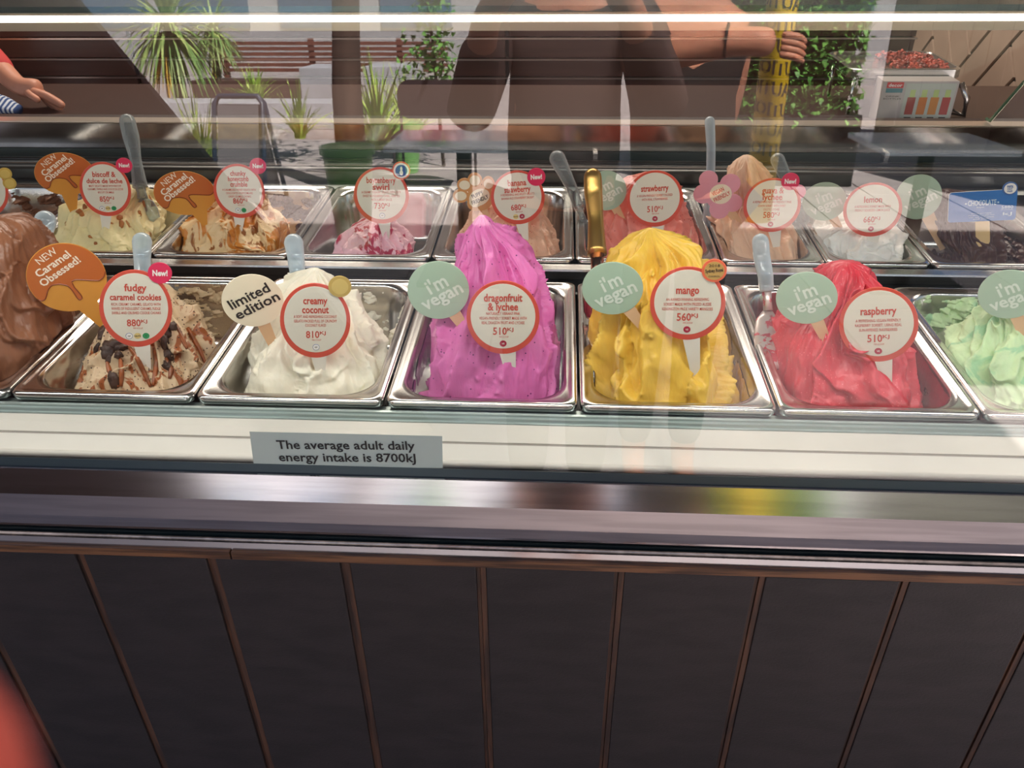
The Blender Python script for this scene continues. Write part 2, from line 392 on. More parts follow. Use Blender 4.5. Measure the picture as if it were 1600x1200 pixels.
# timber top rail in two lengths with a scarf joint, boards and battens
jx = atY(362, 866, -.117).x
for a, b in ((X0, jx - .0008), (jx + .0008, X1)):
    v, f = box(a, b, -.121, -.07, ztop - .0125, ztop - .0005, .0012); cpart('timber_rail', (v, f), EDGEWOOD)
pt = ztop - .0125
gx0, gp = -.5923, .174
rnd = random.Random(5)
k0 = -6
for k in range(k0, 9):
    xa = gx0 + gp * (k - 1) + .0065; xb = gx0 + gp * k - .0065
    xa = max(xa, X0); xb = min(xb, X1)
    if xb > xa: cpart('clad_board', box(xa, xb, -.1205 + rnd.uniform(-.0006, .0006), -.10, .06, pt, .0012), PANEL)
    xc = gx0 + gp * k
    if X0 < xc < X1:
        cpart('batten', join(box(xc - .0062, xc - .0018, -.1165, -.10, .06, pt), box(xc - .0012, xc + .0062, -.1192, -.10, .06, pt, .001)), BATTEN)
cpart('kick_plinth', box(X0, X1, -.09, -.04, 0, .06), BLACK)
cpart('carcass', join(box(X0, X1, -.10, -.095, .06, .80), box(X0, X0 + .01, -.095, 1.02, .06, .9), box(X1 - .01, X1, -.095, 1.02, .06, .9)), BLACK)
# well: floor, rails between rows
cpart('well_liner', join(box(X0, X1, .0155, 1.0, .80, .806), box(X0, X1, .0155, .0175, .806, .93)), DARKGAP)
cpart('support_rail', join(box(X0, X1, .364, .372, .85, .925), box(X0, X1, .424, .436, .85, .9245)), DSTEEL)
zr0 = zY(422, .418)
cpart('middle_rail', extrude([(.420, .925), (.420, .9395), (.4215, .9425), (.441, .9435), (.4425, .941), (.4425, .925)], X0, X1), STEEL)
# rear stepped slats, dark slot and mirror-like rear band
yr = .812
cpart('rear_slat', extrude([(.8075, .90), (.8075, .9425), (.835, .9475), (.837, .944), (.837, .90)], X0, X1), DSTEEL)
cpart('rear_slat', extrude([(.842, .92), (.842, zY(270, .842)), (.846, zY(266, .846)), (.872, zY(263, .872)), (.872, .92)], X0, X1), DSTEEL)
cpart('rear_slat', extrude([(.876, .93), (.876, zY(261, .876)), (.879, zY(259, .879)), (.905, zY(256, .905)), (.905, .93)], X0, X1), STEEL)
cpart('rear_slat', extrude([(.909, .94), (.909, zY(253, .909)), (.912, zY(251, .912)), (.93, zY(249, .93)), (.93, .94)], X0, X1), DSTEEL)
cpart('rear_duct', join(box(X0, X1, .955, .96, .92, zY(236, .955)), box(X0, X1, .935, .954, .946, .950)), mat('duct_teal', (74, 86, 84), .35, .4))
zb0, zb1 = zY(235, .95), zY(196, .95)
cpart('rear_band', extrude([(.95, zb0), (.95, zb1), (.953, zb1 + .002), (.972, zb1 + .002), (.972, zb0)], X0, X1), mat('rear_mirror_steel', (196, 186, 176), .13, 1.0, noise=.1, nscale=8))
cpart('rear_band_cap', extrude([(.949, zb1 + .0022), (.949, zb1 + .0045), (.985, zb1 + .0045), (.985, zb1 + .0022)], X0, X1), mat('bright_edge_aluminium', (226, 214, 200), .3, .8))
for px_ in (105, 527+405-0, 1385):
    c = atY(px_, 242, .945)
    cpart('duct_bracket', box(c.x - .008, c.x + .002, .932, .954, c.z - .018, c.z + .008, .001), STEEL)
# worktop behind the rear band
cpart('rear_worktop', box(X0, X1, .99, 1.02, .2, zb1 + .001), mat('rear_cladding', (60, 46, 42), .5))
# top tray with the light strip
ty = -.02
zt0, zt1 = zY(16, .005), zY(49, .0)
tray_m = mat('tray_aluminium', (206, 190, 170), .3, .7, noise=.05, nscale=5)
ztop_t = zY(19, 0)
cpart('light_tray', extrude([(0, ztop_t), (.0, zY(23, 0)), (.003, zY(23, .003)), (.003, zY(34, .003)), (0, zY(34, 0)), (0, zY(48, 0)), (.03, zY(48, 0)), (.03, ztop_t)], X0, X1), tray_m)
cpart('top_shelf', extrude([(-.001, ztop_t + .0005), (-.001, ztop_t + .006), (.42, ztop_t + .006), (.42, ztop_t + .0005)], X0, X1), mat('shelf_teal_steel', (104, 118, 120), .22, .85))
led_m = mat('light_strip_emitter', (255, 250, 238), .4, emit=4.5)
cpart('light_strip', box(X0, X1, -.0005, .0025, zY(33.5, 0), zY(24, 0)), led_m)
# end glass on the right with its sloping top
ze = [(.0, .93), (.0, 1.5), (.3, 1.45)]
pa, pb = atX(1600, 128, X1 - .004), atX(1547, 189, X1 - .004)
yb_ = pb.y; zb_ = pb.z
prof = [(.02, .945), (.98, .945), (.98, max(zb_, .99)), (yb_, max(zb_, 1.0)), (pa.y, pa.z), (.02, pa.z + (pa.z - pb.z) / (pa.y - pb.y) * (.02 - pa.y))]
prof[-1] = (.02, min(prof[-1][1], 1.52))
n = len(prof)
cpart('end_glass', ([(X1 - .004, y, z_) for y, z_ in prof], [tuple(range(n))]), SGLASS)
edge = [(X1 - .004, y, z_) for y, z_ in prof[2:]]
cpart('end_glass_edge', tube(edge, .0035, 8), mat('green_glass_edge', (86, 116, 92), .2, .2))

# notice sticker on the outside of the glass
def sticker():
    c0, c1, c2, c3 = [CAM + ray(*p) * (((GP - CAM).dot(GN)) / ray(*p).dot(GN)) for p in ((397, 728.5), (692, 731), (691, 681), (390, 674))]
    off = GN * .0006
    o = cpart('notice_sticker', ([tuple(c + off) for c in (c0, c1, c2, c3)] + [tuple(c + off * .3) for c in (c0, c1, c2, c3)], [(0, 1, 2, 3), (7, 6, 5, 4), (0, 4, 5, 1), (1, 5, 6, 2), (2, 6, 7, 3), (3, 7, 4, 0)]), mat('grey_green_sticker', (184, 194, 182), .5))
    o['label'] = 'grey green notice sticker with black text'
    ex = (c1 - c0).normalized(); ez = GN.cross(ex).normalized()
    wid = (c1 - c0).length
    def fr(a, b, h): return tuple(c0 + ex * a + ez * b + GN * (.0006 + h))
    hh = ((c3 - c0).length + (c2 - c1).length) / 2
    t1 = place_text(fr, 'The average adult daily', hh * .36, wid * .505, hh * .66, .0006, bold=.018, width=wid * .72)
    t2 = place_text(fr, 'energy intake is 8700kJ', hh * .36, wid * .505, hh * .29, .0006, bold=.018, width=wid * .72)
    V, Fc = join(t1, t2); link('lettering', V, Fc, BLACKINK, o)
sticker()

# ------------------------------------------------------------------ GELATO PANS
FX = -.701; BX = -.7025; BY = .4456
def pan_mesh(w, l):
    L_ = []
    def lp(ix, r, z_, iy=None):
        iy = ix if iy is None else iy
        return [(x, y, z_) for x, y in rrect(ix, w - ix, iy, l - iy, r, 8)]
    L_ += [lp(.0015, .012, -.010), lp(.0005, .013, -.006), lp(.0008, .013, -.002), lp(.003, .013, 0), lp(.0075, .016, .0006), lp(.0095, .02, -.0012), lp(.0145, .035, -.0015), lp(.0175, .045, -.0025), lp(.0195, .047, -.007), lp(.022, .047, -.05), lp(.026, .046, -.098), lp(.032, .044, -.112), lp(.045, .035, -.117)]
    V, Fc = loft(L_, cap0=False, cap1=True)
    me = bpy.data.meshes.new('gelato_pan'); me.from_pydata(V, [], Fc); me.polygons.foreach_set('use_smooth', [True] * len(me.polygons)); me.update(); me.set_sharp_from_angle(angle=math.radians(50)); me.materials.append(PANSTEEL)
    return me
PM = {}
PANS = {}
def pan(key, x, y, w, label, row):
    if w not in PM: PM[w] = pan_mesh(w - .002, .36)
    o = bpy.data.objects.new('gelato_pan', PM[w]); COL.objects.link(o); o.location = (x + .001, y, RIM)
    tag(o, label, 'pan', row); PANS[key] = (x + .001, x + w - .001, y, y + .36)
FR, BR = 'front row of gelato pans', 'back row of gelato pans'
pan('choc_l', FX - .25, 0, .25, 'steel pan of milk chocolate gelato cut off at the left, front row', FR)
pan('fudgy', FX, 0, .25, 'steel pan holding the fudgy caramel cookies gelato', FR)
pan('coconut', FX + .25, 0, .25, 'steel pan holding the white creamy coconut gelato', FR)
pan('dragon', FX + .5, 0, .25, 'steel pan holding the magenta dragonfruit gelato', FR)
pan('mango', FX + .75, 0, .25, 'steel pan holding the yellow mango gelato', FR)
pan('rasp', FX + 1.0, 0, .25, 'steel pan holding the red raspberry gelato', FR)
pan('green', FX + 1.25, 0, .25, 'steel pan of pale green gelato cut off at the right, front row', FR)
pan('b_brown', BX - .5, BY, .25, 'nearly empty steel pan with brown scrapings, back row far left', BR)
pan('biscoff', BX - .25, BY, .25, 'steel pan of pale yellow biscoff gelato, back row', BR)
pan('honey', BX, BY, .25, 'steel pan of caramel streaked honeycomb gelato, back row', BR)
pan('boysen', BX + .25, BY, .25, 'steel pan of low pink boysenberry swirl gelato, back row', BR)
pan('banana', BX + .5, BY, .25, 'steel pan of peach banana strawberry gelato, back row', BR)
pan('straw', BX + .75, BY, .25, 'steel pan of salmon pink strawberry gelato, back row', BR)
pan('guava', BX + 1.0, BY, .175, 'narrow steel pan with the tall peach guava gelato, back row', BR)
pan('lemon', BX + 1.175, BY, .175, 'narrow steel pan with the low white lemon gelato, back row', BR)
pan('choc_r', BX + 1.35, BY, .25, 'steel pan of dark chocolate gelato, back row far right', BR)

# ------------------------------------------------------------------ GELATO MOUNDS
BVH = {}
NA, NL = 260, 170
def mound(key, label, rows, m, seed, n=8, amp=.011, twist=2.2, Yb=.105, Yt=.2, hd0=.072, hdm=.95, fine=.0016, lump=.004, group='front row gelato', y_off=0.0, power=.8):
    px0, px1, py0, py1 = PANS[key]
    rows = sorted(rows); pyb, pyt = rows[-1][0], rows[0][0]
    R_ = []
    for py, xl, xr in rows:
        u = (pyb - py) / (pyb - pyt); Y = y_off + Yb + (Yt - Yb) * u ** .8
        a, b = atY(xl, py, Y), atY(xr, py, Y); R_.append(((a.z + b.z) / 2, a.x, b.x, Y))
    R_.sort()
    zb = RIM - .113
    if R_[0][0] > zb: R_ = [(zb, R_[0][1], R_[0][2], R_[0][3])] + R_
    A_ = np.array(R_)
    t = np.linspace(0, 1, NL); t = t + .06 * np.sin(math.pi * t) * 0
    zz = A_[0, 0] + (A_[-1, 0] - A_[0, 0]) * (1 - (1 - t) ** 1.35)
    xl, xr, Yc = (np.interp(zz, A_[:, 0], A_[:, c]) for c in (1, 2, 3))
    ker = np.array([1, 2, 3, 2, 1.]) / 9
    for _ in range(2):
        for arr in (xl, xr):
            arr[2:-2] = np.convolve(arr, ker, 'valid')
    cx = (xl + xr) / 2; hw = np.maximum((xr - xl) / 2, .001)
    tt = (zz - zz[0]) / (zz[-1] - zz[0])
    hd = np.minimum(hw * hdm, np.interp(tt, [0, .45, 1], [hd0, hd0 * 1.12, hd0 * .8]))
    a = np.linspace(0, 2 * np.pi, NA, endpoint=False)[None, :]; l = tt[:, None]
    ca, sa = np.cos(a), np.sin(a)
    sup = lambda q: np.sign(q) * np.abs(q) ** power
    env = np.clip(hw / .035, .18, 1)[:, None]
    wob = .7 * fbm(ca * 1.3 + 5, sa * 1.3, l * 2.6, seed)
    def folds(n_, tw, sd, sharp=.13, po=1.8):
        ph = a * n_ / (2 * np.pi) + tw * l + wob + sd * .37
        s = ph - np.floor(ph); kk = (np.floor(ph).astype(np.int64)) % n_
        e = np.clip((s - (1 - sharp)) / sharp, 0, 1); e = e * e * (3 - 2 * e)
        return s ** po * (1 - e) - .3, .35 + .9 * _hash(kk, 0 * kk, 0 * kk, sd), e
    f1, w1, edge_ = folds(n, twist, seed)
    f2, w2, e2 = folds(max(3, n - 3), -twist * .6, seed + 31, .1, 2.6)
    d = 1.6 * amp * env * w1 * f1 + .9 * amp * env * w2 * f2 * (fbm(ca, sa, l * 2, seed + 33) > -.15)
    # terraces where a stroke of the spatula ended
    tp = l * 2.6 + .7 * fbm(ca * 1.4, sa * 1.4, l * 1.2 + 9, seed + 5) + seed * .21; ts = tp - np.floor(tp)
    te = np.clip((ts - .93) / .07, 0, 1)
    d = d + .6 * amp * env * (ts ** 3 * (1 - te)) * np.clip(vnoise(ca * 2, sa * 2, l * 4, seed + 8) * 2 + .4, 0, 1)
    d = d + lump * env * fbm(ca * 2.3, sa * 2.3, l * 5, seed + 2)
    d = d + fine * .7 * env * fbm(ca * 14, sa * 14, l * 6 + a * .0, seed + 3, 3)
    crumb = fbm(ca * 18, sa * 18, l * 38, seed + 4, 3); d = d + fine * 1.5 * env * np.clip(crumb - .25, 0, 1) * (.25 + 2.2 * np.maximum((edge_ > .03) * 1., (te > 0) * .8))
    d = d * np.clip(1.15 - np.abs(2 * tt[:, None] - 1) ** 8, .1, 1)
    X = cx[:, None] + hw[:, None] * sup(ca) + d * ca
    Y = Yc[:, None] - hd[:, None] * sup(sa) - d * sa
    Z = zz[:, None] + .35 * d * (l > .02) + .0025 * fbm(ca * 3, sa * 3, l * 8, seed + 6) * (l > .05) * env
    below = np.clip((RIM + .004 - Z) / .015, 0, 1)
    ins = .0225 + .003 * np.clip((RIM - Z) / .1, 0, 1)
    cX = np.clip(X, px0 + ins, px1 - ins); cY = np.clip(Y, py0 + ins + .002, py1 - ins)
    X = X + (cX - X) * below; Y = Y + (cY - Y) * below
    Y = np.clip(Y, py0 + .026, None)
    V = np.stack([X, Y, Z], -1).reshape(-1, 3)
    top = np.array([[cx[-1], Yc[-1], zz[-1] + .002]]); V = np.vstack([V, top])
    i = np.arange(NL - 1)[:, None] * NA; k = np.arange(NA)[None, :]; k1 = (k + 1) % NA
    Q = np.stack([i + k, i + k1, i + NA + k1, i + NA + k], -1).reshape(-1, 4)
    base = (NL - 1) * NA; T = [(base + q, base + (q + 1) % NA, NL * NA) for q in range(NA)]
    Fc = [tuple(q) for q in Q.tolist()] + T
    cen = Vector(((px0 + px1) / 2, (py0 + py1) / 2, RIM))
    # the point of the surface is the thing's origin
    me = bpy.data.meshes.new('gelato_mound'); Vl = V - np.array(cen)
    me.from_pydata(Vl.tolist(), [], Fc); me.polygons.foreach_set('use_smooth', [True] * len(me.polygons)); me.update(); me.materials.append(m)
    o = bpy.data.objects.new('gelato_mound', me); COL.objects.link(o); o.location = cen
    tag(o, label, 'gelato', group)
    BVH[key] = BVHTree.FromPolygons([tuple(v) for v in V.tolist()], Fc)
    return o

def residue(key, parent, m, wall, u0, u1, z0, z1, seed, thr=.1, thick=.006, freq=45, n=70):
    """scrapings, and a painted reflection tint, on a pan wall ('back','left','right') or its floor"""
    px0, px1, py0, py1 = PANS[key]
    u = np.linspace(u0, u1, n)[None, :]; w = np.linspace(z0, z1, n)[:, None]
    U, Wz = np.broadcast_arrays(u, w)
    nz = fbm(U * freq, Wz * freq * 1.5, 0, seed, 4) + .3 * fbm(U * 12, Wz * 12, 3, seed + 1, 2)
    bx = np.minimum(U - u0, u1 - U) / (.15 * (u1 - u0)); bz_ = np.minimum(Wz - z0, z1 - Wz) / (.15 * (z1 - z0))
    nz = nz - .7 * (1 - np.clip(np.minimum(bx, bz_), 0, 1))
    h = np.clip(nz - thr, 0, 1) * thick * 2.2 * (1 + .5 * fbm(U * 200, Wz * 200, 1, seed + 2, 2))
    dep = .0198 + .0035 * np.clip(-(Wz) / .1, 0, 1) + .0008
    if wall == 'back': V = np.stack([U, py1 - dep - h, RIM + Wz], -1)
    elif wall == 'left': V = np.stack([px0 + dep + h, U, RIM + Wz], -1)
    elif wall == 'right': V = np.stack([px1 - dep - h, U, RIM + Wz], -1)
    else: V = np.stack([U, Wz, RIM - .116 + h], -1)
    mk = nz > thr; V = V.reshape(-1, 3)
    idx = np.arange(n * n).reshape(n, n); keep = mk[:-1, :-1] | mk[1:, 1:] | mk[1:, :-1] | mk[:-1, 1:]
    Q = np.stack([idx[:-1, :-1], idx[:-1, 1:], idx[1:, 1:], idx[1:, :-1]], -1)[keep]
    used = np.unique(Q); remap = -np.ones(n * n, int); remap[used] = np.arange(len(used))
    if len(used) < 4: return
    Fc = [tuple(q) for q in remap[Q].tolist()]
    o = link('scrapings_and_tint', V[used], Fc, m, parent, smooth=True); o['kind'] = 'stuff'
    return o

G = gelato_mat
CHOC = G('milk_chocolate_gelato', (142, 94, 68), rough=.3)
FUDGY = G('caramel_cookie_gelato', (208, 182, 148), streak=(150, 80, 34), scover=.55, sscale=26, speck=(60, 40, 30), sdens=.4, spscale=240, stretch=(1, 1, .3))
COCO = G('coconut_gelato', (240, 234, 214))
DRAG = G('dragonfruit_gelato', (216, 112, 176), speck=(96, 22, 92), sdens=.06, spscale=260)
MANGO = G('mango_gelato', (236, 194, 78), rough=.38)
RASP = G('raspberry_gelato', (216, 66, 80), speck=(250, 130, 140), sdens=.1, spscale=420, rough=.3)
LIME = G('pale_green_gelato', (200, 228, 176), streak=(160, 208, 160), scover=.55, sscale=14)
BISC = G('biscoff_gelato', (240, 226, 172), streak=(172, 106, 44), scover=.66, sscale=34, stretch=(1, 1, .6), dist=.6)
HONEY = G('honeycomb_gelato', (238, 208, 160), streak=(206, 132, 50), scover=.5, sscale=22, streak2=(150, 92, 44), stretch=(1, 1, .25))
BOYS = G('boysenberry_gelato', (244, 196, 208), streak=(186, 28, 78), scover=.5, sscale=22, stretch=(1, 1, .3))
BANA = G('banana_strawberry_gelato', (234, 186, 158), speck=(190, 90, 80), sdens=.08, spscale=300)
STRW = G('strawberry_gelato', (236, 140, 124), streak=(244, 178, 160), scover=.6, sscale=18, speck=(170, 60, 50), sdens=.06, spscale=300)
GUAV = G('guava_gelato', (236, 196, 164))
LEMN = G('lemon_gelato', (244, 243, 236))
DCHO = G('dark_chocolate_gelato', (82, 50, 42), rough=.28)
COOK = mat('dark_fudge_chunk', (64, 42, 32), .5, noise=.3, nscale=60, bump=.6, bscale=200)

ch = mound('choc_l', 'big milk chocolate gelato mound cut off by the left edge', [(342, -30, 8), (350, -60, 30), (362, -80, 44), (385, -105, 60), (430, -125, 80), (480, -130, 92), (520, -135, 98), (560, -135, 86), (600, -135, 50)], CHOC, 1, n=5, amp=.012, lump=.003, twist=1.6, hd0=.08, Yb=.125)
fu = mound('fudgy', 'cream and caramel gelato mound with dark cookie chunks', [(448, 190, 226), (460, 186, 244), (482, 178, 268), (506, 165, 291), (541, 153, 313), (565, 146, 322), (609, 132, 312)], FUDGY, 2, n=9, amp=.016, twist=1.2)
co = mound('coconut', 'white creamy coconut gelato mound with a curled tip', [(421, 484, 498), (427, 470, 504), (434, 460, 508), (456, 443, 530), (470, 438, 545), (513, 412, 570), (542, 402, 590), (573, 394, 600), (616, 396, 596)], COCO, 3, n=8, amp=.014, twist=1.9)
dr = mound('dragon', 'tall magenta dragonfruit gelato mound with seeds', [(338, 748, 760), (343, 744, 766), (352, 740, 770), (361, 737, 780), (372, 733, 798), (394, 725, 820), (416, 716, 836), (452, 710, 849), (485, 698, 858), (526, 684, 865), (554, 675, 866), (587, 675, 868), (623, 672, 864)], DRAG, 4, n=9, amp=.017, twist=1.3)
mg = mound('mango', 'tall bright yellow mango gelato mound', [(358, 1010, 1024), (364, 1003, 1034), (370, 998, 1044), (380, 992, 1062), (397, 983, 1079), (416, 966, 1088), (450, 952, 1098), (507, 938, 1109), (540, 934, 1120), (576, 934, 1127), (626, 941, 1126)], MANGO, 5, n=7, amp=.02, twist=1.7)
ra = mound('rasp', 'glossy red raspberry gelato mound', [(411, 1312, 1336), (415, 1302, 1350), (430, 1290, 1363), (448, 1284, 1370), (480, 1255, 1384), (505, 1230, 1396), (528, 1218, 1404), (557, 1213, 1414), (589, 1212, 1423), (636, 1226, 1427)], RASP, 6, n=8, amp=.018, twist=1.5)
gr = mound('green', 'pale green gelato mound cut off by the right edge', [(480, 1542, 1590), (490, 1536, 1620), (506, 1528, 1640), (525, 1512, 1660), (545, 1494, 1680), (564, 1496, 1690), (590, 1508, 1695), (642, 1515, 1695)], LIME, 7, n=8, amp=.014, twist=1.2)
bk = dict(y_off=BY, group='back row gelato')
bi = mound('biscoff', 'pale yellow gelato mound flecked with biscuit in the back row', [(292, 196, 222), (300, 180, 226), (311, 150, 230), (318, 116, 233), (335, 110, 238), (352, 108, 244), (370, 107, 242), (389, 106, 237)], BISC, 8, n=8, amp=.013, twist=.8, Yt=.19, **bk)
ho = mound('honey', 'golden gelato mound streaked with caramel in the back row', [(308, 342, 400), (316, 334, 410), (325, 322, 416), (333, 306, 422), (342, 298, 430), (352, 293, 441), (362, 291, 445), (375, 290, 444), (391, 290, 437)], HONEY, 9, n=11, amp=.014, twist=1.0, Yt=.17, **bk)
bo = mound('boysen', 'low pink gelato mound with berry swirls in the back row', [(344, 576, 592), (352, 556, 603), (362, 542, 611), (378, 533, 628), (396, 527, 640)], BOYS, 10, n=10, amp=.014, twist=.7, Yb=.1, Yt=.13, **bk)
ba = mound('banana', 'peach banana strawberry gelato mound in the back row', [(300, 770, 820), (312, 752, 838), (330, 746, 841), (345, 742, 844), (360, 729, 854), (378, 721, 865), (399, 718, 866)], BANA, 11, n=9, amp=.011, twist=.9, Yt=.18, **bk)
st = mound('straw', 'salmon pink strawberry gelato mound in the back row', [(278, 990, 1040), (286, 980, 1052), (300, 968, 1058), (320, 950, 1063), (340, 944, 1073), (370, 943, 1083), (401, 945, 1087)], STRW, 12, n=12, amp=.012, twist=.5, Yt=.2, **bk)
gu = mound('guava', 'tall narrow peach guava gelato mound in the back row', [(244, 1160, 1175), (250, 1153, 1184), (262, 1145, 1193), (273, 1140, 1197), (300, 1137, 1202), (325, 1122, 1215), (341, 1115, 1226), (357, 1118, 1233), (372, 1125, 1240), (396, 1135, 1244)], GUAV, 13, n=8, amp=.012, twist=.9, Yt=.23, **bk)
le = mound('lemon', 'low white lemon gelato mound in the back row', [(343, 1325, 1385), (348, 1303, 1394), (353, 1290, 1398), (360, 1283, 1401), (372, 1279, 1404), (385, 1284, 1405), (403, 1300, 1406)], LEMN, 14, n=7, amp=.014, twist=1.0, Yb=.1, Yt=.15, **bk)
dc = mound('choc_r', 'dark chocolate gelato mound in the back row', [(297, 1475, 1490), (303, 1471, 1508), (312, 1468, 1525), (325, 1463, 1540), (345, 1460, 1549), (366, 1462, 1554), (385, 1472, 1561), (406, 1481, 1565)], DCHO, 15, n=7, amp=.014, twist=1.1, Yt=.17, **bk)
bb = thing('gelato_leftovers', 'scraps of brown gelato left in the nearly empty back row pan', 'gelato', (PANS['b_brown'][0] + .125, BY + .18, RIM - .1))
SC_BR = G('brown_scrapings', (138, 96, 70), speck=(90, 56, 40), sdens=.3, spscale=200)
P = PANS
residue('b_brown', bb, SC_BR, 'back', P['b_brown'][0] + .05, P['b_brown'][1] - .03, -.11, -.012, 40, -.1, .012)
residue('b_brown', bb, SC_BR, 'floor', P['b_brown'][0] + .05, P['b_brown'][1] - .05, BY + .06, BY + .32, 41, -.5, .02)
residue('choc_l', ch, CHOC, 'back', P['choc_l'][0] + .05, P['choc_l'][1] - .05, -.1, -.01, 42, 0)
SCR_C = G('cookie_scrapings', (206, 180, 142), speck=(70, 48, 36), sdens=.35, spscale=260)
residue('fudgy', fu, SCR_C, 'back', P['fudgy'][0] + .05, P['fudgy'][1] - .045, -.1, -.006, 43, -.15, .006)
residue('fudgy', fu, SCR_C, 'right', .08, .32, -.1, -.012, 44, -.1, .005)
residue('fudgy', fu, SCR_C, 'floor', P['fudgy'][0] + .12, P['fudgy'][1] - .045, .2, .32, 45, -.2, .006)
residue('coconut', co, COCO, 'back', P['coconut'][0] + .09, P['coconut'][1] - .045, -.085, -.008, 46, -.08, .006)
residue('coconut', co, COCO, 'right', .16, .31, -.1, -.01, 47, .0, .005)
residue('coconut', co, COCO, 'floor', P['coconut'][0] + .12, P['coconut'][1] - .045, .2, .32, 48, .1, .005)
FILM_M = G('mango_film', (200, 158, 48), stretch=(1, 1, .4), rough=.3)
residue('mango', mg, FILM_M, 'right', .03, .33, -.1, -.015, 49, -.35, .001, 22)
residue('mango', mg, FILM_M, 'left', .03, .33, -.1, -.03, 50, -.1, .001, 22)
FILM_R = G('raspberry_film', (150, 40, 58), rough=.25)
residue('rasp', ra, FILM_R, 'right', .03, .33, -.11, -.006, 51, -.9, .0008, 18)
residue('rasp', ra, RASP, 'left', .05, .26, -.09, -.01, 52, .05, .005)
REFL_TINT_D = G('magenta_reflection_tint', (150, 50, 128), rough=.25)  # purple reflection in the pan steel, put in as a coloured layer
residue('dragon', dr, REFL_TINT_D, 'left', .03, .3, -.1, -.02, 53, -.3, .0008, 18)
residue('dragon', dr, REFL_TINT_D, 'right', .05, .33, -.1, -.008, 54, -.2, .0008, 18)
residue('green', gr, LIME, 'back', P['green'][0] + .045, P['green'][1] - .04, -.075, -.004, 55, -.1, .008)
residue('green', gr, LIME, 'floor', P['green'][0] + .04, P['green'][1] - .05, .2, .33, 56, -.35, .008)
residue('green', gr, G('green_film', (150, 168, 128)), 'left', .1, .33, -.1, -.01, 57, -.3, .001)
residue('honey', ho, SC_BR, 'right', BY + .1, BY + .33, -.1, -.012, 58, .0, .006)
residue('honey', ho, SC_BR, 'back', P['honey'][0] + .1, P['honey'][1] - .04, -.1, -.012, 59, -.05, .006)
residue('boysen', bo, BOYS, 'back', P['boysen'][0] + .05, P['boysen'][0] + .14, -.1, -.03, 60, .2, .004)
residue('lemon', le, LEMN, 'right', BY + .05, BY + .2, -.1, -.04, 61, .35, .004)
residue('choc_r', dc, DCHO, 'floor', P['choc_r'][0] + .04, P['choc_r'][1] - .05, BY + .05, BY + .3, 62, -.6, .01)
residue('choc_r', dc, DCHO, 'left', BY + .05, BY + .3, -.1, -.02, 63, -.1, .004)
residue('choc_r', dc, DCHO, 'right', BY + .05, BY + .3, -.1, -.03, 64, -.4, .004)

def hit(key, px, py):
    d = ray(px, py).normalized(); h = BVH[key].ray_cast(CAM, d)
    return h[0], h[1]
# cookie chunks and caramel ribbons on the fudgy mound
def blob(c, nrm, rx, ry, rz, seed, n1=14, n2=9):
    c = Vector(c); nrm = Vector(nrm).normalized(); t = nrm.cross(Vector((0, 0, 1))).normalized(); b = t.cross(nrm)
    V = []; Fc = []
    th = np.linspace(0, 2 * np.pi, n1, endpoint=False)[None, :]; ph = np.linspace(.05, np.pi - .05, n2)[:, None]
    x = np.sin(ph) * np.cos(th); y = np.sin(ph) * np.sin(th); z_ = np.cos(ph) + 0 * th
    k = 1 + .4 * fbm(x * 2, y * 2, z_ * 2, seed)
    for i in range(n2):
        for j in range(n1): V.append(tuple(c + t * float(x[i, j] * k[i, j]) * rx + b * float(y[i, j] * k[i, j]) * ry + nrm * float(z_[i, j] * k[i, j]) * rz))
    for i in range(n2 - 1):
        for j in range(n1): Fc.append((i * n1 + j, i * n1 + (j + 1) % n1, (i + 1) * n1 + (j + 1) % n1, (i + 1) * n1 + j))
    Fc += [tuple(range(n1 - 1, -1, -1)), tuple(range((n2 - 1) * n1, n2 * n1))]
    return V, Fc
rnd = random.Random(11)
for px_, py_, a, b in [(168, 548, .011, .012), (180, 538, .013, .008), (172, 562, .008, .008), (190, 543, .010, .006), (178, 595, .008, .012), (160, 520, .006, .012), (153, 545, .005, .01), (262, 520, .012, .010), (258, 535, .010, .012), (264, 556, .008, .01), (270, 510, .008, .006), (262, 572, .006, .007), (185, 555, .006, .006)]:
    h, nn = hit('fudgy', px_, py_)
    if h: link('cookie_chunk', *blob(h, nn, a, b, .005, rnd.randint(0, 99)), COOK, fu, smooth=True)
CARR = mat('caramel_ribbon', (136, 72, 32), .4, noise=.3, nscale=60)
for pts in ([(202, 543), (214, 560), (224, 580), (236, 604)], [(240, 545), (246, 565), (242, 585), (240, 603)], [(168, 563), (172, 580), (186, 604)], [(188, 560), (190, 580), (190, 604)], [(275, 508), (284, 530), (292, 545)], [(293, 512), (302, 530), (312, 548), (320, 568)], [(258, 560), (268, 578), (265, 592)]):
    P3 = []
    for a, b in pts:
        h, nn = hit('fudgy', a, b)
        if h: P3.append(h - nn * .0010)
    if len(P3) > 1:
        Q = [];
        for i in range(len(P3) - 1):
            for k in range(4): Q.append(P3[i].lerp(P3[i + 1], k / 4))
        Q.append(P3[-1]); rr = [.0018 + .0018 * math.sin(math.pi * (i + .5) / len(Q)) for i in range(len(Q))]
        link('caramel_ribbon', *tube(Q, rr, 8), CARR, fu, smooth=True)
for px_, py_, a, b in [(128, 335, .005, .007), (124, 330, .006, .005), (133, 325, .004, .007), (187, 340, .006, .006), (142, 370, .006, .004), (218, 333, .004, .006), (226, 322, .003, .012), (190, 350, .005, .008), (150, 380, .004, .004)]:
    h, nn = hit('biscoff', px_, py_)
    if h: link('biscuit_crumb', *blob(h, nn, a, b, .003, rnd.randint(0, 99), 10, 6), mat('biscuit_crumb', (166, 104, 50), .6, noise=.2, nscale=80), bi, smooth=True)

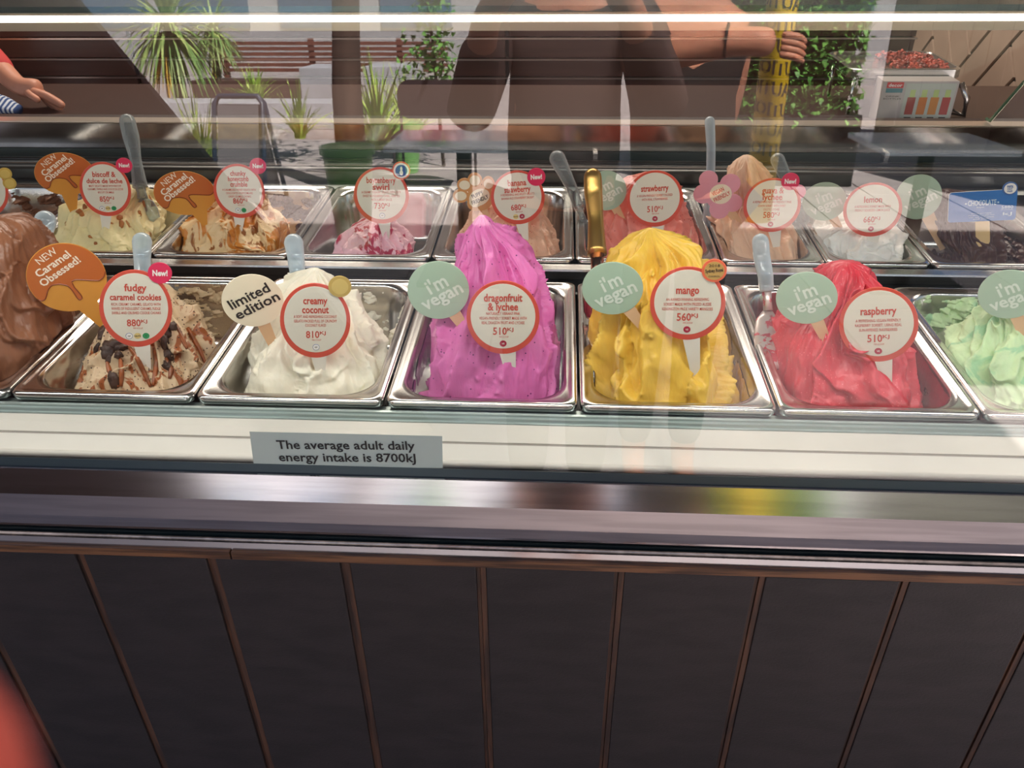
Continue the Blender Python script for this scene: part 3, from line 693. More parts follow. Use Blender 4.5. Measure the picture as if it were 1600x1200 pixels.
# ------------------------------------------------------------------ SIGNS
def plane_hit(px, py, P0, nrm):
    d = ray(px, py); return CAM + d * ((P0 - CAM).dot(nrm) / d.dot(nrm))
class Frame:
    """plane of a sign: origin c, right r, up u, normal n towards the customer"""
    def __init__(s, c, r, u, n): s.c, s.r, s.u, s.n = c, r, u, n
    def __call__(s, a, b, h): return tuple(s.c + s.r * a + s.u * b + s.n * h)
def sign_frame(key, c_px, tip_px, R_px, fallback_Y, yaw=0.0, clear=.004):
    """the stake's tip is in the gelato; the card leans back as little as it may while it clears the gelato"""
    T = None
    if key in BVH: T, _ = hit(key, *tip_px)
    if T is None: T = atY(tip_px[0], tip_px[1], fallback_Y)
    T = T + Vector((0, .006, 0))
    best = None
    for extra in range(0, 14):
        for deg in range(2, 46, 2):
            t = math.radians(deg); g0 = atY(c_px[0], c_px[1], fallback_Y); yw = yaw + .8 * math.atan2(CAM.x - g0.x, g0.y - CAM.y); yaw_ = yw; n = Vector((math.sin(yaw_) * math.cos(t), -math.cos(yaw_) * math.cos(t), math.sin(t)))
            T2 = T + Vector((0, -.003 * extra, 0))
            c = plane_hit(c_px[0], c_px[1], T2, n)
            ok = True
            if key in BVH:
                for k in range(13):
                    a = 2 * math.pi * k / 12; q = (c_px[0] + math.cos(a) * R_px * (k < 12), c_px[1] + math.sin(a) * R_px * (k < 12))
                    h, _ = hit(key, *q)
                    if h is not None and (h - CAM).length < (plane_hit(q[0], q[1], T2, n) - CAM).length + clear: ok = False; break
            if ok: best = (c, n, T2); break
        if best: break
    if not best: best = (c, n, T2)
    return best
def build_frame(c, n, c_px):
    p2 = plane_hit(c_px[0] + 10, c_px[1], c, n); r = (p2 - c).normalized(); u = n.cross(r).normalized()
    # keep r in plane, u upwards in the picture
    if u.z < 0: u = -u; n = -n
    return Frame(c, r, u, n)
def disc_geo(fr, x, y, rx, ry, h0, h1, n=40, rot=0):
    lo = []
    for h, s in ((h0, 1), (h1 - .0002, 1), (h1, .992)):
        L_ = []
        for k in range(n):
            a = 2 * math.pi * k / n; p, q = rx * math.cos(a) * s, ry * math.sin(a) * s
            L_.append(fr(x + p * math.cos(rot) - q * math.sin(rot), y + p * math.sin(rot) + q * math.cos(rot), h))
        lo.append(L_)
    return loft(lo)
def poly_geo(fr, pts, h0, h1):
    return loft([[fr(a, b, h0) for a, b in pts], [fr(a, b, h1) for a, b in pts]])
def stake_geo(fr, T, w0, w1, start, h0=-.0012, h1=0.0003, blunt=False):
    d = Vector((0, 0, 0)); v = T - fr.c; tx, ty = v.dot(fr.r), v.dot(fr.u)
    L_ = math.hypot(tx, ty); ux, uy = tx / L_, ty / L_; nx, ny = -uy, ux
    s0 = start; s1 = L_ + .006
    pts = [(ux * s0 + nx * w0, uy * s0 + ny * w0), (ux * s0 - nx * w0, uy * s0 - ny * w0)]
    if blunt:
        for a, k in ((.7, 1.0), (.9, .96), (1.0, .6)): pts.append((ux * s1 * a - nx * w1 * k, uy * s1 * a - ny * w1 * k))
        for a, k in ((1.0, .6), (.9, .96), (.7, 1.0)): pts.append((ux * s1 * a + nx * w1 * k, uy * s1 * a + ny * w1 * k))
    else: pts += [(ux * s1 - nx * w1, uy * s1 - ny * w1), (ux * s1 + nx * w1, uy * s1 + ny * w1)]
    return poly_geo(fr, pts, h0, h1)

def flavour_sign(key, label, c_px, rx_px, ry_px, tip, title, desc, kj, dots, token=None, roll=0.0, Y=.1, group='round flavour signs'):
    R_ = max(rx_px, ry_px); c, n, T = sign_frame(key, c_px, tip, R_, Y)
    fr0 = build_frame(c, n, c_px)
    rx = (plane_hit(c_px[0] + rx_px, c_px[1], c, n) - plane_hit(c_px[0] - rx_px, c_px[1], c, n)).length / 2
    ry = (plane_hit(c_px[0], c_px[1] + ry_px, c, n) - plane_hit(c_px[0], c_px[1] - ry_px, c, n)).length / 2
    r_ = fr0.r * math.cos(roll) + fr0.u * math.sin(roll); u_ = fr0.u * math.cos(roll) - fr0.r * math.sin(roll)
    fr = Frame(fr0.c, r_, u_, fr0.n)
    o = thing('flavour_sign', label, 'sign', T, group)
    link('card', *disc_geo(fr, 0, 0, rx, ry, -.001, .0006, 56), RING, o)
    link('card_face', *disc_geo(fr, .0, .0022 * rx / .05, rx * .885, ry * .885, .0006, .0009, 56), CARD, o)
    link('stake', *stake_geo(fr, T, rx * .24, rx * .12, ry * .9), STAKEW, o)
    big = len(title); ty_ = {1: [.38], 2: [.55, .31], 3: [.66, .46, .26]}[big]
    Ts = []
    for k, s in enumerate(title):
        size = rx * (.27 if big < 3 else .24)
        if len(s) > 13: size = rx * .24
        wd = rx * 1.4 if len(s) > 13 else size * (.9 + .27 * len(s))
        Ts.append(place_text(fr, s, size * 1.2, 0, ty_[k] * ry, .0013, bold=.024, width=wd))
    link('title', *join(*Ts), INK, o)
    Ds = []; nl = len(desc); y = (.06 if big == 3 else .13) * ry
    for k, s in enumerate(desc):
        Ds.append(place_text(fr, s, rx * .125, 0, y, .0013, bold=.004, width=rx * .042 * len(s))); y -= rx * .14
    link('description', *join(*Ds), INK, o)
    y = -.36 * ry
    E_ = [place_text(fr, kj, rx * .32, -rx * .09, y, .0013, bold=.016, width=rx * .38), place_text(fr, 'KJ', rx * .15, rx * .2, y + rx * .06, .0013, bold=.01, width=rx * .17), place_text(fr, 'PER SCOOP', rx * .075, rx * .02, y - rx * .17, .0013, width=rx * .26)]
    link('energy_value', *join(*E_), INK, o)
    yd = -.70 * ry; nD = len(dots)
    for k, dn in enumerate(dots):
        xd = (k - (nD - 1) / 2) * rx * .235; m_ = {'w': CARD, 'y': YELD, 'g': GREEND, 'b': BERRY}[dn]
        if dn == 'w': dd = link('allergen_dot', *disc_geo(fr, xd, yd, rx * .10, rx * .10, .0009, .0012, 20), BLUET, o); link('dot_face', *disc_geo(fr, xd, yd, rx * .088, rx * .088, .0012, .0014, 20), WHITE, dd)
        else: dd = link('allergen_dot', *disc_geo(fr, xd, yd, rx * .098, rx * .098, .0009, .0012, 20), m_, o)
        tx = {'w': 'GF', 'y': 'NUTS', 'g': 'V', 'b': 'VE'}[dn]
        link('dot_text', *place_text(fr, tx, rx * .07, xd, yd, .0016, bold=.02), BLACKINK if dn in 'wy' else (WHITE if dn == 'b' else BLACKINK), dd)
    if token:
        for tk in (token if isinstance(token, list) else [token]):
            kind, tp, tr = tk
            w = plane_hit(tp[0], tp[1], c, n) - c; tx, ty = w.dot(fr.r), w.dot(fr.u); q = rx * tr / rx_px
            h0 = .0016
            if kind == 'new':
                t = link('token', *disc_geo(fr, tx, ty, q, q, h0 - .001, h0 + .0008, 30), PINKL if False else PINKT, o); t['label'] = 'small hot pink New! token'
                link('token_text', *place_text(fr, 'New!', q * .75, tx, ty, h0 + .0012, bold=.04, width=q * 1.25), WHITE, t)
            elif kind == 'gold':
                t = link('token', *disc_geo(fr, tx, ty, q, q, h0 - .001, h0 + .0008, 30), GOLD, o); t['label'] = 'small gold token'
                link('token_ring', *disc_geo(fr, tx, ty, q * .72, q * .72, h0 + .0008, h0 + .0011, 30), mat('gold_foil_light', (228, 200, 112), .35, .3), t)
            elif kind == 'award':
                t = link('token', *disc_geo(fr, tx, ty, q, q, h0 - .001, h0 + .0008, 30), ORANGET, o); t['label'] = 'gold award token with orange rim'
                g_ = link('token_face', *disc_geo(fr, tx, ty, q * .8, q * .8, h0 + .0008, h0 + .0011, 30), mat('award_gold', (206, 166, 96), .4, .2), t)
                link('token_text', *join(place_text(fr, '2018', q * .34, tx, ty + q * .45, h0 + .0015, bold=.0, width=q * .9), place_text(fr, 'Sydney Royal', q * .42, tx, ty + q * .03, h0 + .0015, rot=.1, bold=.02, width=q * 1.4), place_text(fr, 'CHAMPION', q * .22, tx, ty - q * .48, h0 + .0015, width=q * .9)), BLACKINK, t)
            elif kind == 'blue':
                t = link('token', *disc_geo(fr, tx, ty, q, q, h0 - .001, h0 + .0006, 30), ORANGET, o); t['label'] = 'small round blue and white badge'
                a_ = link('token_face', *disc_geo(fr, tx, ty, q * .86, q * .86, h0 + .0006, h0 + .0009, 30), WHITE, t)
                link('token_centre', *disc_geo(fr, tx, ty, q * .66, q * .66, h0 + .0009, h0 + .0012, 26), BLUET, t)
                link('token_emblem', *join(disc_geo(fr, tx, ty + q * .2, q * .12, q * .28, h0 + .0012, h0 + .0015, 12), disc_geo(fr, tx, ty - q * .25, q * .2, q * .28, h0 + .0012, h0 + .0015, 12)), WHITE, t)
            elif kind == 'pink':
                t = link('token', *disc_geo(fr, tx, ty, q, q, h0 - .0026, h0 - .0012, 30), PINKL, o); t['label'] = 'small pale pink token'
    return fr

flavour_sign('fudgy', 'round fudgy caramel cookies sign with a New! token', (213, 483), 57, 60, (226, 585), ['fudgy', 'caramel cookies'], ['RICH, CREAMY CARAMEL GELATO WITH', 'WAVES OF INDULGENT CARAMEL FUDGE', 'SWIRLS AND CRUSHED COOKIE CHUNKS'], '880', 'wyg', ('new', (250, 426), 19))
flavour_sign('coconut', 'round creamy coconut sign with a gold token', (493, 502), 55, 58, (499, 585), ['creamy', 'coconut'], ['A SOFT AND REFRESHING COCONUT', 'GELATO PACKED FULL OF CRUNCHY', 'COCONUT FLAKES'], '810', 'w', ('gold', (531, 447), 18))
flavour_sign('dragon', 'round dragonfruit & lychee sign on the magenta mound', (786, 497), 57, 57, (798, 592), ['dragonfruit', '& lychee'], ['NATURALLY VIBRANT PINK', 'VEGAN-FRIENDLY SORBET MADE WITH', 'REAL DRAGON FRUIT AND LYCHEE'], '510', 'b')
flavour_sign('mango', 'round mango sign with a gold award token', (1074, 475), 59, 57, (1086, 580), ['mango'], ['AN AWARD-WINNING REFRESHING', 'SORBET MADE WITH PRIZED AUSSIE', 'KENSINGTON PRIDE VARIETY MANGOES'], '560', 'b', ('award', (1116, 422), 19))
flavour_sign('rasp', 'round raspberry sign on the red mound', (1372, 508), 62, 58, (1388, 600), ['raspberry'], ['A REFRESHING VEGAN FRIENDLY', 'RASPBERRY SORBET, USING REAL', 'SUN-RIPENED RASPBERRIES'], '510', 'b', roll=.03)
flavour_sign('biscoff', 'round biscoff & dulce de leche sign with a New! token', (165, 296), 40, 42, (163, 362), ['biscoff &', 'dulce de leche'], ['MILKY GELATO MADE WITH BISCOFF', 'CARAMEL SWIRLS AND DULCE DE LECHE', 'BISCUIT CRUMBLE'], '850', 'wyg', ('new', (194, 258), 13), Y=BY + .1)
flavour_sign('honey', 'round chunky honeycomb crumble sign with a New! token', (374, 299), 40, 42, (372, 358), ['chunky', 'honeycomb', 'crumble'], ['A CARAMELISED HONEY GELATO WITH', 'CHOC-COATED HONEYCOMB AND', 'CRISPY CRUMBLE CHUNKS'], '860', 'wg', ('new', (403, 259), 13), Y=BY + .1)
flavour_sign('boysen', 'round boysenberry swirl sign with a blue badge', (596, 306), 43, 44, (602, 370), ['boysenberry', 'swirl'], ['A CREAMY YOGHURT GELATO WITH ZESTY', 'SWEET BOYSENBERRY SWIRL, CRAFTED', 'WITH A BERRY SAUCE'], '730', 'w', ('blue', (627, 266), 14), Y=BY + .1)
flavour_sign('banana', 'round banana strawberry sign with a New! token', (809, 309), 42, 42, (820, 378), ['banana', 'strawberry'], ['A REFRESHING AND FRUITY GELATO', 'BANANA AND STRAWBERRY DELIGHT'], '680', 'yb', ('new', (838, 276), 14), roll=.06, Y=BY + .1)
flavour_sign('straw', 'round strawberry sign behind the mango mound', (1023, 311), 44, 44, (1030, 370), ['strawberry'], ['A VEGAN FRIENDLY SORBET PACKED', 'WITH REAL STRAWBERRIES'], '510', 'b', roll=.05, Y=BY + .1)
flavour_sign('guava', 'round guava & lychee sign with New! and pale pink tokens', (1206, 321), 45, 42, (1211, 378), ['guava &', 'lychee'], ['A REFRESHING VEGAN FRIENDLY PINK', 'GUAVA SORBET WITH SWEET', 'EXOTIC LYCHEE'], '580', 'b', [('pink', (1247, 300), 12), ('new', (1235, 283), 14)], Y=BY + .1)
flavour_sign('lemon', 'round lemon sign over the white mound', (1363, 328), 46, 42, (1366, 382), ['lemon'], ['A REFRESHING SORBET MADE WITH', 'FRESHLY SQUEEZED LEMON JUICE'], '660', 'b', roll=.02, Y=BY + .1)
flavour_sign('none', 'round sign with two gold tokens cut off at the far left', (-24, 296), 37, 42, (-20, 380), ['hazelnut'], ['ROASTED HAZELNUT GELATO'], '860', 'w', [('gold', (8, 271), 11), ('gold', (15, 286), 11)], Y=BY + .12)

def simple_frame(key, c_px, tip, R_, Y):
    c, n, T = sign_frame(key, c_px, tip, R_, Y); fr = build_frame(c, n, c_px); k = (plane_hit(c_px[0] + 50, c_px[1], c, n) - c).length / 50
    return fr, T, k
def serif_bits(*a): return [], []
def round_card(key, label, c_px, rx_px, ry_px, tip, face, ink, lines, rot, stake_m, Y=.1, name='message_sign', group=None, size=.5, swid=.2):
    fr, T, k = simple_frame(key, c_px, tip, max(rx_px, ry_px), Y)
    o = thing(name, label, 'sign', T, group)
    rx, ry = rx_px * k, ry_px * k
    link('card', *disc_geo(fr, 0, 0, rx, ry, -.001, .0008, 48), face, o)
    link('stake', *stake_geo(fr, T, rx * swid * 1.15, rx * swid * .8, min(rx, ry) * .8), stake_m, o)
    Ls = []
    for s, ox, oy, w, sz in lines:
        x, y = ox * rx, oy * rx; c_, s_ = math.cos(rot), math.sin(rot)
        Ls.append(place_text(fr, s, sz * rx, x * c_ - y * s_, x * s_ + y * c_, .0013, rot=rot, bold=.02, width=w * rx))
    link('lettering', *join(*Ls), ink, o)
    return o, fr, k
VEG = [("i'm", .06, .22, .7, .7), ('vegan', .02, -.22, 1.45, .66)]
GV = "sage green i'm vegan signs"
round_card('dragon', "sage green i'm vegan sign left of the magenta mound", (685, 454), 48, 49, (722, 512), GREENC, WHITEINK, VEG, .5, STAKEP, group=GV)
round_card('mango', "sage green i'm vegan sign left of the mango sign", (957, 451), 48, 45, (1000, 508), GREENC, WHITEINK, VEG, .45, STAKEP, group=GV)
round_card('rasp', "sage green i'm vegan sign left of the raspberry sign", (1260, 466), 49, 47, (1290, 530), GREENC, WHITEINK, VEG, .38, STAKEP, group=GV)
round_card('green', "sage green i'm vegan sign over the pale green gelato, cut off at the right", (1576, 460), 50, 48, (1600, 525), GREENC, WHITEINK, VEG, .42, STAKEP, group=GV)
round_card('straw', "sage green i'm vegan sign partly behind the brass spatula handle", (947, 298), 32, 32, (972, 345), GREENC, WHITEINK, VEG, .5, STAKEP, Y=BY + .1, group=GV)
round_card('lemon', "sage green i'm vegan sign left of the lemon sign", (1288, 315), 35, 33, (1312, 358), GREENC, WHITEINK, VEG, .42, STAKEP, Y=BY + .1, group=GV)
round_card('choc_r', "sage green i'm vegan sign left of the blue chocolate card", (1435, 308), 37, 40, (1468, 378), GREENC, WHITEINK, VEG, .5, STAKEP, Y=BY + .1, group=GV, swid=.26)
round_card('coconut', 'pale cream limited edition sign beside the coconut sign', (395, 470), 48, 46, (424, 540), CREAMC, BLACKINK, [('limited', -.02, .2, 1.45, .5), ('edition', .04, -.22, 1.6, .5)], .5, STAKEP)

def caramel_sign(key, label, c_px, rx_px, ry_px, tip, Y):
    fr, T, k = simple_frame(key, c_px, tip, max(rx_px, ry_px), Y)
    o = thing('caramel_sign', label, 'sign', T, 'Caramel Obsessed speech bubble signs'); rx, ry = rx_px * k, ry_px * k
    v = T - fr.c; tx, ty = v.dot(fr.r), v.dot(fr.u); ta = math.atan2(ty, tx); L_ = math.hypot(tx, ty) + .008
    N_ = 60; oval = []
    for q in range(N_ + 1):
        a = ta + .28 + (2 * math.pi - .56) * q / N_; oval.append((rx * math.cos(a), ry * math.sin(a)))
    tipw = .004; nx, ny = -math.sin(ta), math.cos(ta)
    e1 = (L_ * math.cos(ta) - nx * tipw, L_ * math.sin(ta) - ny * tipw); e2 = (L_ * math.cos(ta) + nx * tipw, L_ * math.sin(ta) + ny * tipw)
    link('card', *poly_geo(fr, oval + [e1, e2], -.001, .0006), AMBER, o)
    rot = .55
    def drip(t):   # lower border of the caramel glaze, across the card
        return -.32 + .22 * math.cos(t * 3.4 + 1.2) * .6 + .06 * math.sin(t * 9)
    up = []; M = 50
    line = [(-.77, -.63), (-.68, -.68), (-.58, -.62), (-.5, -.34), (-.4, -.2), (-.2, -.17), (0, -.22), (.1, -.36), (.2, -.58), (.27, -.66), (.34, -.6), (.3, -.48), (.16, -.28), (.1, -.1), (.22, -.04), (.5, -.06), (.8, -.08), (.93, .04), (.98, .2)]
    S = []
    for i in range(len(line) - 1):
        for q in range(4): S.append((line[i][0] + (line[i + 1][0] - line[i][0]) * q / 4, line[i][1] + (line[i + 1][1] - line[i][1]) * q / 4))
    S.append(line[-1])
    S = [S[0]] + [((S[i - 1][0] + S[i][0] * 2 + S[i + 1][0]) / 4, (S[i - 1][1] + S[i][1] * 2 + S[i + 1][1]) / 4) for i in range(1, len(S) - 1)] + [S[-1]]
    def lim(p):
        d = math.hypot(*p); return p if d < .985 else (p[0] / d * .985, p[1] / d * .985)
    S = [lim(p) for p in S]
    a0 = math.atan2(S[-1][1], S[-1][0]); a1 = math.atan2(S[0][1], S[0][0]) + 2 * math.pi
    top = [(.985 * math.cos(a0 + (a1 - a0) * q / 40), .985 * math.sin(a0 + (a1 - a0) * q / 40)) for q in range(1, 40)]
    poly = [(a * rx, b * ry) for a, b in S + top]
    # triangulate the glaze face with mathutils so the drips keep their shape
    from mathutils.geometry import tessellate_polygon
    tri = tessellate_polygon([[Vector((a, b, 0)) for a, b in poly]])
    n_ = len(poly); V = [fr(a, b, .0011) for a, b in poly] + [fr(a, b, .0006) for a, b in poly]
    Fc = [tuple(t) for t in tri] + [(i, (i + 1) % n_, n_ + (i + 1) % n_, n_ + i) for i in range(n_)]
    g_ = link('caramel_glaze', V, Fc, CARAM, o); g_['label'] = 'brown dripping caramel print'
    link('drip_outline', *tube([fr(a * rx, b * ry, .0012) for a, b in S], rx * .018, 6), DRIP, o)
    T_ = []
    for s, ox, oy, w, sz, bd in (('NEW', -.46, .62, .6, .28, 0), ('Caramel', -.32, .40, 1.06, .3, .022), ('Obsessed!', -.16, .19, 1.25, .3, .022)):
        T_.append(place_text(fr, s, sz * rx, ox * rx, oy * ry, .0016, rot=.66, bold=bd, width=w * rx))
    link('lettering', *join(*T_), mat('cream_ink', (246, 232, 210), .5), o)
caramel_sign('fudgy', 'large Caramel Obsessed speech bubble sign in the front row', (105, 434), 62, 63, (160, 512), .12)
caramel_sign('biscoff', 'Caramel Obsessed sign left of the biscoff sign', (102, 272), 47, 37, (112, 332), BY + .12)
caramel_sign('honey', 'Caramel Obsessed sign left of the honeycomb sign', (289, 302), 48, 37, (318, 345), BY + .12)

def paw():
    fr, T, k = simple_frame('banana', (742, 302), (765, 345), 33, BY + .12)
    o = thing('paw_sign', 'tan paw shaped puppy friendly sign', 'sign', T)
    def P_(px, py): w = plane_hit(px, py, fr.c, fr.n) - fr.c; return w.dot(fr.r), w.dot(fr.u)
    toes = [((726, 289), 12, 11), ((742, 282), 11.5, 12.5), ((763, 287), 10, 12), ((720, 306), 12.5, 11)]
    lay = []
    for i, (p, a, b) in enumerate(toes + [((750, 309), 21, 21), ((743, 318), 13, 12)]):
        x, y = P_(*p); lay.append(disc_geo(fr, x, y, a * k, b * k, -.001 + i * .0001, .0004 + i * .0001, 26))
    link('card', *join(*lay), PAWB, o)
    link('stake', *stake_geo(fr, T, .006, .004, .02), STAKEP, o)
    for i, (p, a, b) in enumerate(toes):
        x, y = P_(p[0], p[1] + 0); link('toe_pad', *disc_geo(fr, x, y, a * k * .72, b * k * .66, .0009, .0013, 22), CREAMC, o)
    x, y = P_(749, 308); link('palm_pad', *join(disc_geo(fr, x, y, 17 * k, 13 * k, .001, .0014, 28, .5), disc_geo(fr, *P_(743, 315), 10 * k, 9 * k, .001, .00145, 20)), CREAMC, o)
    x1, y1 = P_(746, 304); x2, y2 = P_(750, 312)
    link('lettering', *join(place_text(fr, 'PUPPY', 9 * k, x1, y1, .0019, rot=.42, bold=.02, width=19 * k), place_text(fr, 'FRIENDLY', 9 * k, x2, y2, .0019, rot=.42, bold=.02, width=28 * k)), BLACKINK, o)
paw()
def flower():
    fr, T, k = simple_frame('guava', (1124, 306), (1155, 350), 38, BY + .1)
    o = thing('flower_sign', 'pink flower shaped vegan friendly sign', 'sign', T)
    def P_(px, py): w = plane_hit(px, py, fr.c, fr.n) - fr.c; return w.dot(fr.r), w.dot(fr.u)
    lay = [disc_geo(fr, 0, 0, 22 * k, 22 * k, -.001, .0004, 24)]
    for i, (p, r) in enumerate([((1107, 281), 15), ((1141, 287), 16), ((1145, 317), 15), ((1124, 327), 16), ((1099, 303), 16)]):
        x, y = P_(*p); lay.append(disc_geo(fr, x, y, r * k, r * k, -.001 + i * .0001, .0005 + i * .0001, 28))
    link('card', *join(*lay), PINKF, o)
    link('stake', *stake_geo(fr, T, .009, .006, .02), STAKEP, o)
    x, y = P_(1126, 303); link('flower_centre', *disc_geo(fr, x, y, 17.5 * k, 16.5 * k, .001, .0013, 30), CREAMC, o)
    x1, y1 = P_(1122, 299); x2, y2 = P_(1128, 307)
    link('lettering', *join(place_text(fr, 'VEGAN', 9.5 * k, x1, y1, .0018, rot=.5, bold=.02, width=20 * k), place_text(fr, 'FRIENDLY', 9.5 * k, x2, y2, .0018, rot=.5, bold=.02, width=28 * k)), INK, o)
flower()
def blue_card():
    fr, T, k = simple_frame('choc_r', (1534, 322), (1536, 380), 40, BY + .1)
    rl = .06; r_ = fr.r * math.cos(rl) + fr.u * math.sin(rl); u_ = fr.u * math.cos(rl) - fr.r * math.sin(rl); fr = Frame(fr.c, r_, u_, fr.n)
    o = thing('flavour_card', 'blue rectangular chocolate card on a wooden stick', 'sign', T)
    w, h = 54 * k, 28 * k
    link('card', *poly_geo(fr, rrect(-w, w, -h, h, 5 * k, 6), -.001, .0008), WHITE, o)
    link('card_face', *poly_geo(fr, rrect(-w + .8 * k, w, -h, h, 5 * k, 6), .0008, .0012), BLUEC, o)
    link('stick', *stake_geo(fr, T, 11.5 * k, 11.5 * k, h * .8, -.0025, -.0011, blunt=True), mat('pale_wood_stick', (228, 196, 140), .5, noise=.05, nscale=20), o)
    t = [place_text(fr, 'CHOCOLATE', 14 * k, 0, 6 * k, .0016, bold=.02, width=45 * k)]
    for sx in (-25.5, 25.5): t.append(disc_geo(fr, sx * k, 6 * k, 1.6 * k, 1.6 * k, .0013, .0016, 10))
    t += [place_text(fr, 'Belgian', 3.6 * k, -2 * k, -1.5 * k, .0016, width=12 * k)]
    t += [place_text(fr, s, 3.4 * k, 0, y * k, .0016, width=w_ * k) for s, y, w_ in (('Smooth and creamy', -13, 32), ('chocolate flavoured gelato made', -16.4, 42), ('with rich dark cocoa', -20, 40), ('and milk', -23.4, 26))]
    t += [place_text(fr, '5880', 8 * k, 40 * k, -4 * k, .0016, width=18 * k), place_text(fr, 'kJ', 8 * k, 41 * k, -16 * k, .0016, width=14 * k), box_line(fr, 31 * k, 49 * k, -8.6 * k, .5 * k)]
    link('lettering', *join(*t), mat('card_white_ink', (206, 226, 240), .5), o)
    x, y = 42 * k, 30 * k
    tk = link('token', *disc_geo(fr, x, y, 12 * k, 12 * k, .0004, .0022, 30), BLUET, o); tk['label'] = 'round blue and white token'
    link('token_face', *disc_geo(fr, x + .5 * k, y, 9.6 * k, 9.6 * k, .0022, .0025, 28), WHITE, tk)
    link('token_text', *join(place_text(fr, '98%', 6 * k, x, y + 3.4 * k, .0029, bold=.03), place_text(fr, 'FAT', 4.5 * k, x, y - 1 * k, .0029, bold=.03), place_text(fr, 'FREE', 4 * k, x, y - 5 * k, .0029, bold=.03)), BLUET, tk)
def box_line(fr, a, b, y, t): return poly_geo(fr, [(a, y), (b, y), (b, y + t), (a, y + t)], .0013, .0016)
blue_card()

# ------------------------------------------------------------------ SPATULAS
def spatula(label, pts_px, radii_px, Ys, m, shank_m, blade_px, group='clear handled gelato spatulas', flat=1.0, blade=True, neck=None):
    """handle: pixel points with their distances; blade carries on down into the gelato"""
    P3 = [atY(p[0], p[1], y) for p, y in zip(pts_px, Ys)]
    k = [(p - CAM).dot(_f) / F_PX for p in P3]
    # resample smoothly
    Q, R_ = [], []
    n = len(P3)
    for i in range(n - 1):
        for q in range(6):
            t = q / 6; Q.append(P3[i].lerp(P3[i + 1], t)); R_.append((radii_px[i] * (1 - t) + radii_px[i + 1] * t) * k[i])
    Q.append(P3[-1]); R_.append(radii_px[-1] * k[-1])
    R_ = [R_[0]] + [(R_[i - 1] + 2 * R_[i] + R_[i + 1]) / 4 for i in range(1, len(R_) - 1)] + [R_[-1]]
    # rounded butt
    d0 = (Q[0] - Q[1]).normalized(); cap = [(Q[0] + d0 * R_[0] * math.sin(a), R_[0] * math.cos(a)) for a in (1.45, 1.1, .75, .4)]
    Q = [c[0] for c in cap] + Q; R_ = [max(c[1], .0004) for c in cap] + R_
    B = [atY(p[0], p[1], y) for p, y in blade_px]
    o = thing('gelato_spatula', label, 'spatula', B[-1], group)
    link('handle', *tube(Q, R_, 18), m, o, smooth=True)
    kk = k[-1]; sh = [Q[-1]] + B[:1]
    link('shank', *tube([Q[-1] - (Q[-1] - B[0]).normalized() * -.004, Q[-1].lerp(B[0], .5), B[0]], [R_[-1] * .75, R_[-1] * .6, R_[-1] * .7], 12), shank_m, o, smooth=True)
    if len(B) > 1:
        d = (B[-1] - B[0]); s = d.cross(Vector((0, -1, .6))).normalized(); nn = s.cross(d).normalized(); L_ = []
        for t, w in ((0, .35), (.15, .8), (.4, 1), (.75, 1), (.93, .8), (1, .45)):
            c = B[0] + d * t; ww = .021 * w
            L_.append([tuple(c + s * ww * math.cos(a) + nn * (.0022 * math.sin(a) - .006 * math.cos(a) ** 2 * w)) for a in [2 * math.pi * q / 16 for q in range(16)]])
        link('blade', *loft(L_), shank_m, o, smooth=True)
spatula('clear spatula handle behind the biscoff sign', [(199, 190), (205, 215), (212, 250), (219, 292)], [12, 12.5, 8.5, 11.5], [BY + .24, BY + .22, BY + .2, BY + .17], CLEAR, CLEAR, [((223, 310), BY + .16), ((235, 355), BY + .14)])
spatula('clear spatula handle leaning left above the strawberry pan', [(871, 248), (881, 268), (893, 292), (905, 325)], [13, 11, 8.5, 8], [BY + .26, BY + .24, BY + .22, BY + .2], CLEAR, CLEAR, [((912, 345), BY + .18), ((932, 385), BY + .14)])
spatula('blurred clear spatula handle behind the guava New! token', [(1215, 250), (1222, 265), (1230, 282), (1240, 305)], [11, 10, 9, 9], [BY + .26, BY + .25, BY + .24, BY + .22], CLEAR, CLEAR, [((1246, 318), BY + .2), ((1252, 370), BY + .17)])
spatula('tall pale blue spatula left of the guava gelato', [(1109, 190), (1111, 230), (1110, 300), (1104, 355)], [8, 7, 7, 8], [BY + .3, BY + .26, BY + .22, BY + .18], CLEARB, CLEARB, [((1098, 370), BY + .17), ((1090, 398), BY + .12)])
spatula('milky blue spatula handle above the front row caramel sign', [(71, 345), (68, 362), (64, 385)], [16, 14, 12], [.30, .29, .28], CLEARB, CLEARB, [((58, 420), .26), ((50, 470), .22)])
spatula('milky blue spatula handle above the fudgy caramel cookies sign', [(222, 378), (222, 400), (223, 430)], [15, 13, 12], [.27, .25, .23], CLEARB, CLEARB, [((224, 460), .21), ((226, 500), .18)])
spatula('milky blue spatula handle above the coconut gelato', [(459, 380), (462, 400), (465, 428)], [15, 13.5, 12], [.28, .26, .24], CLEARB, CLEARB, [((468, 450), .22), ((472, 490), .19)])
spatula('clear spatula with a scraped metal blade in the raspberry pan', [(1188, 378), (1190, 400), (1196, 430), (1198, 455)], [13, 13, 12, 11], [.27, .26, .24, .23], CLEARB, mat('pinkish_dull_metal', (216, 204, 200), .35, .6, rgb2=(214, 84, 100), nscale=70, wear=(.55, .6)), [((1200, 485), .215), ((1206, 575), .13)])
spatula('shiny brass spatula handle standing behind the mango pan', [(926, 277), (927, 300), (931, 345), (933, 398)], [14, 14.5, 12, 15.5], [.36, .35, .32, .28], BRASS, mat('brass_magenta_shank', (190, 140, 120), .12, 1.0), [((932, 440), .255), ((935, 500), .22)], group='brass')

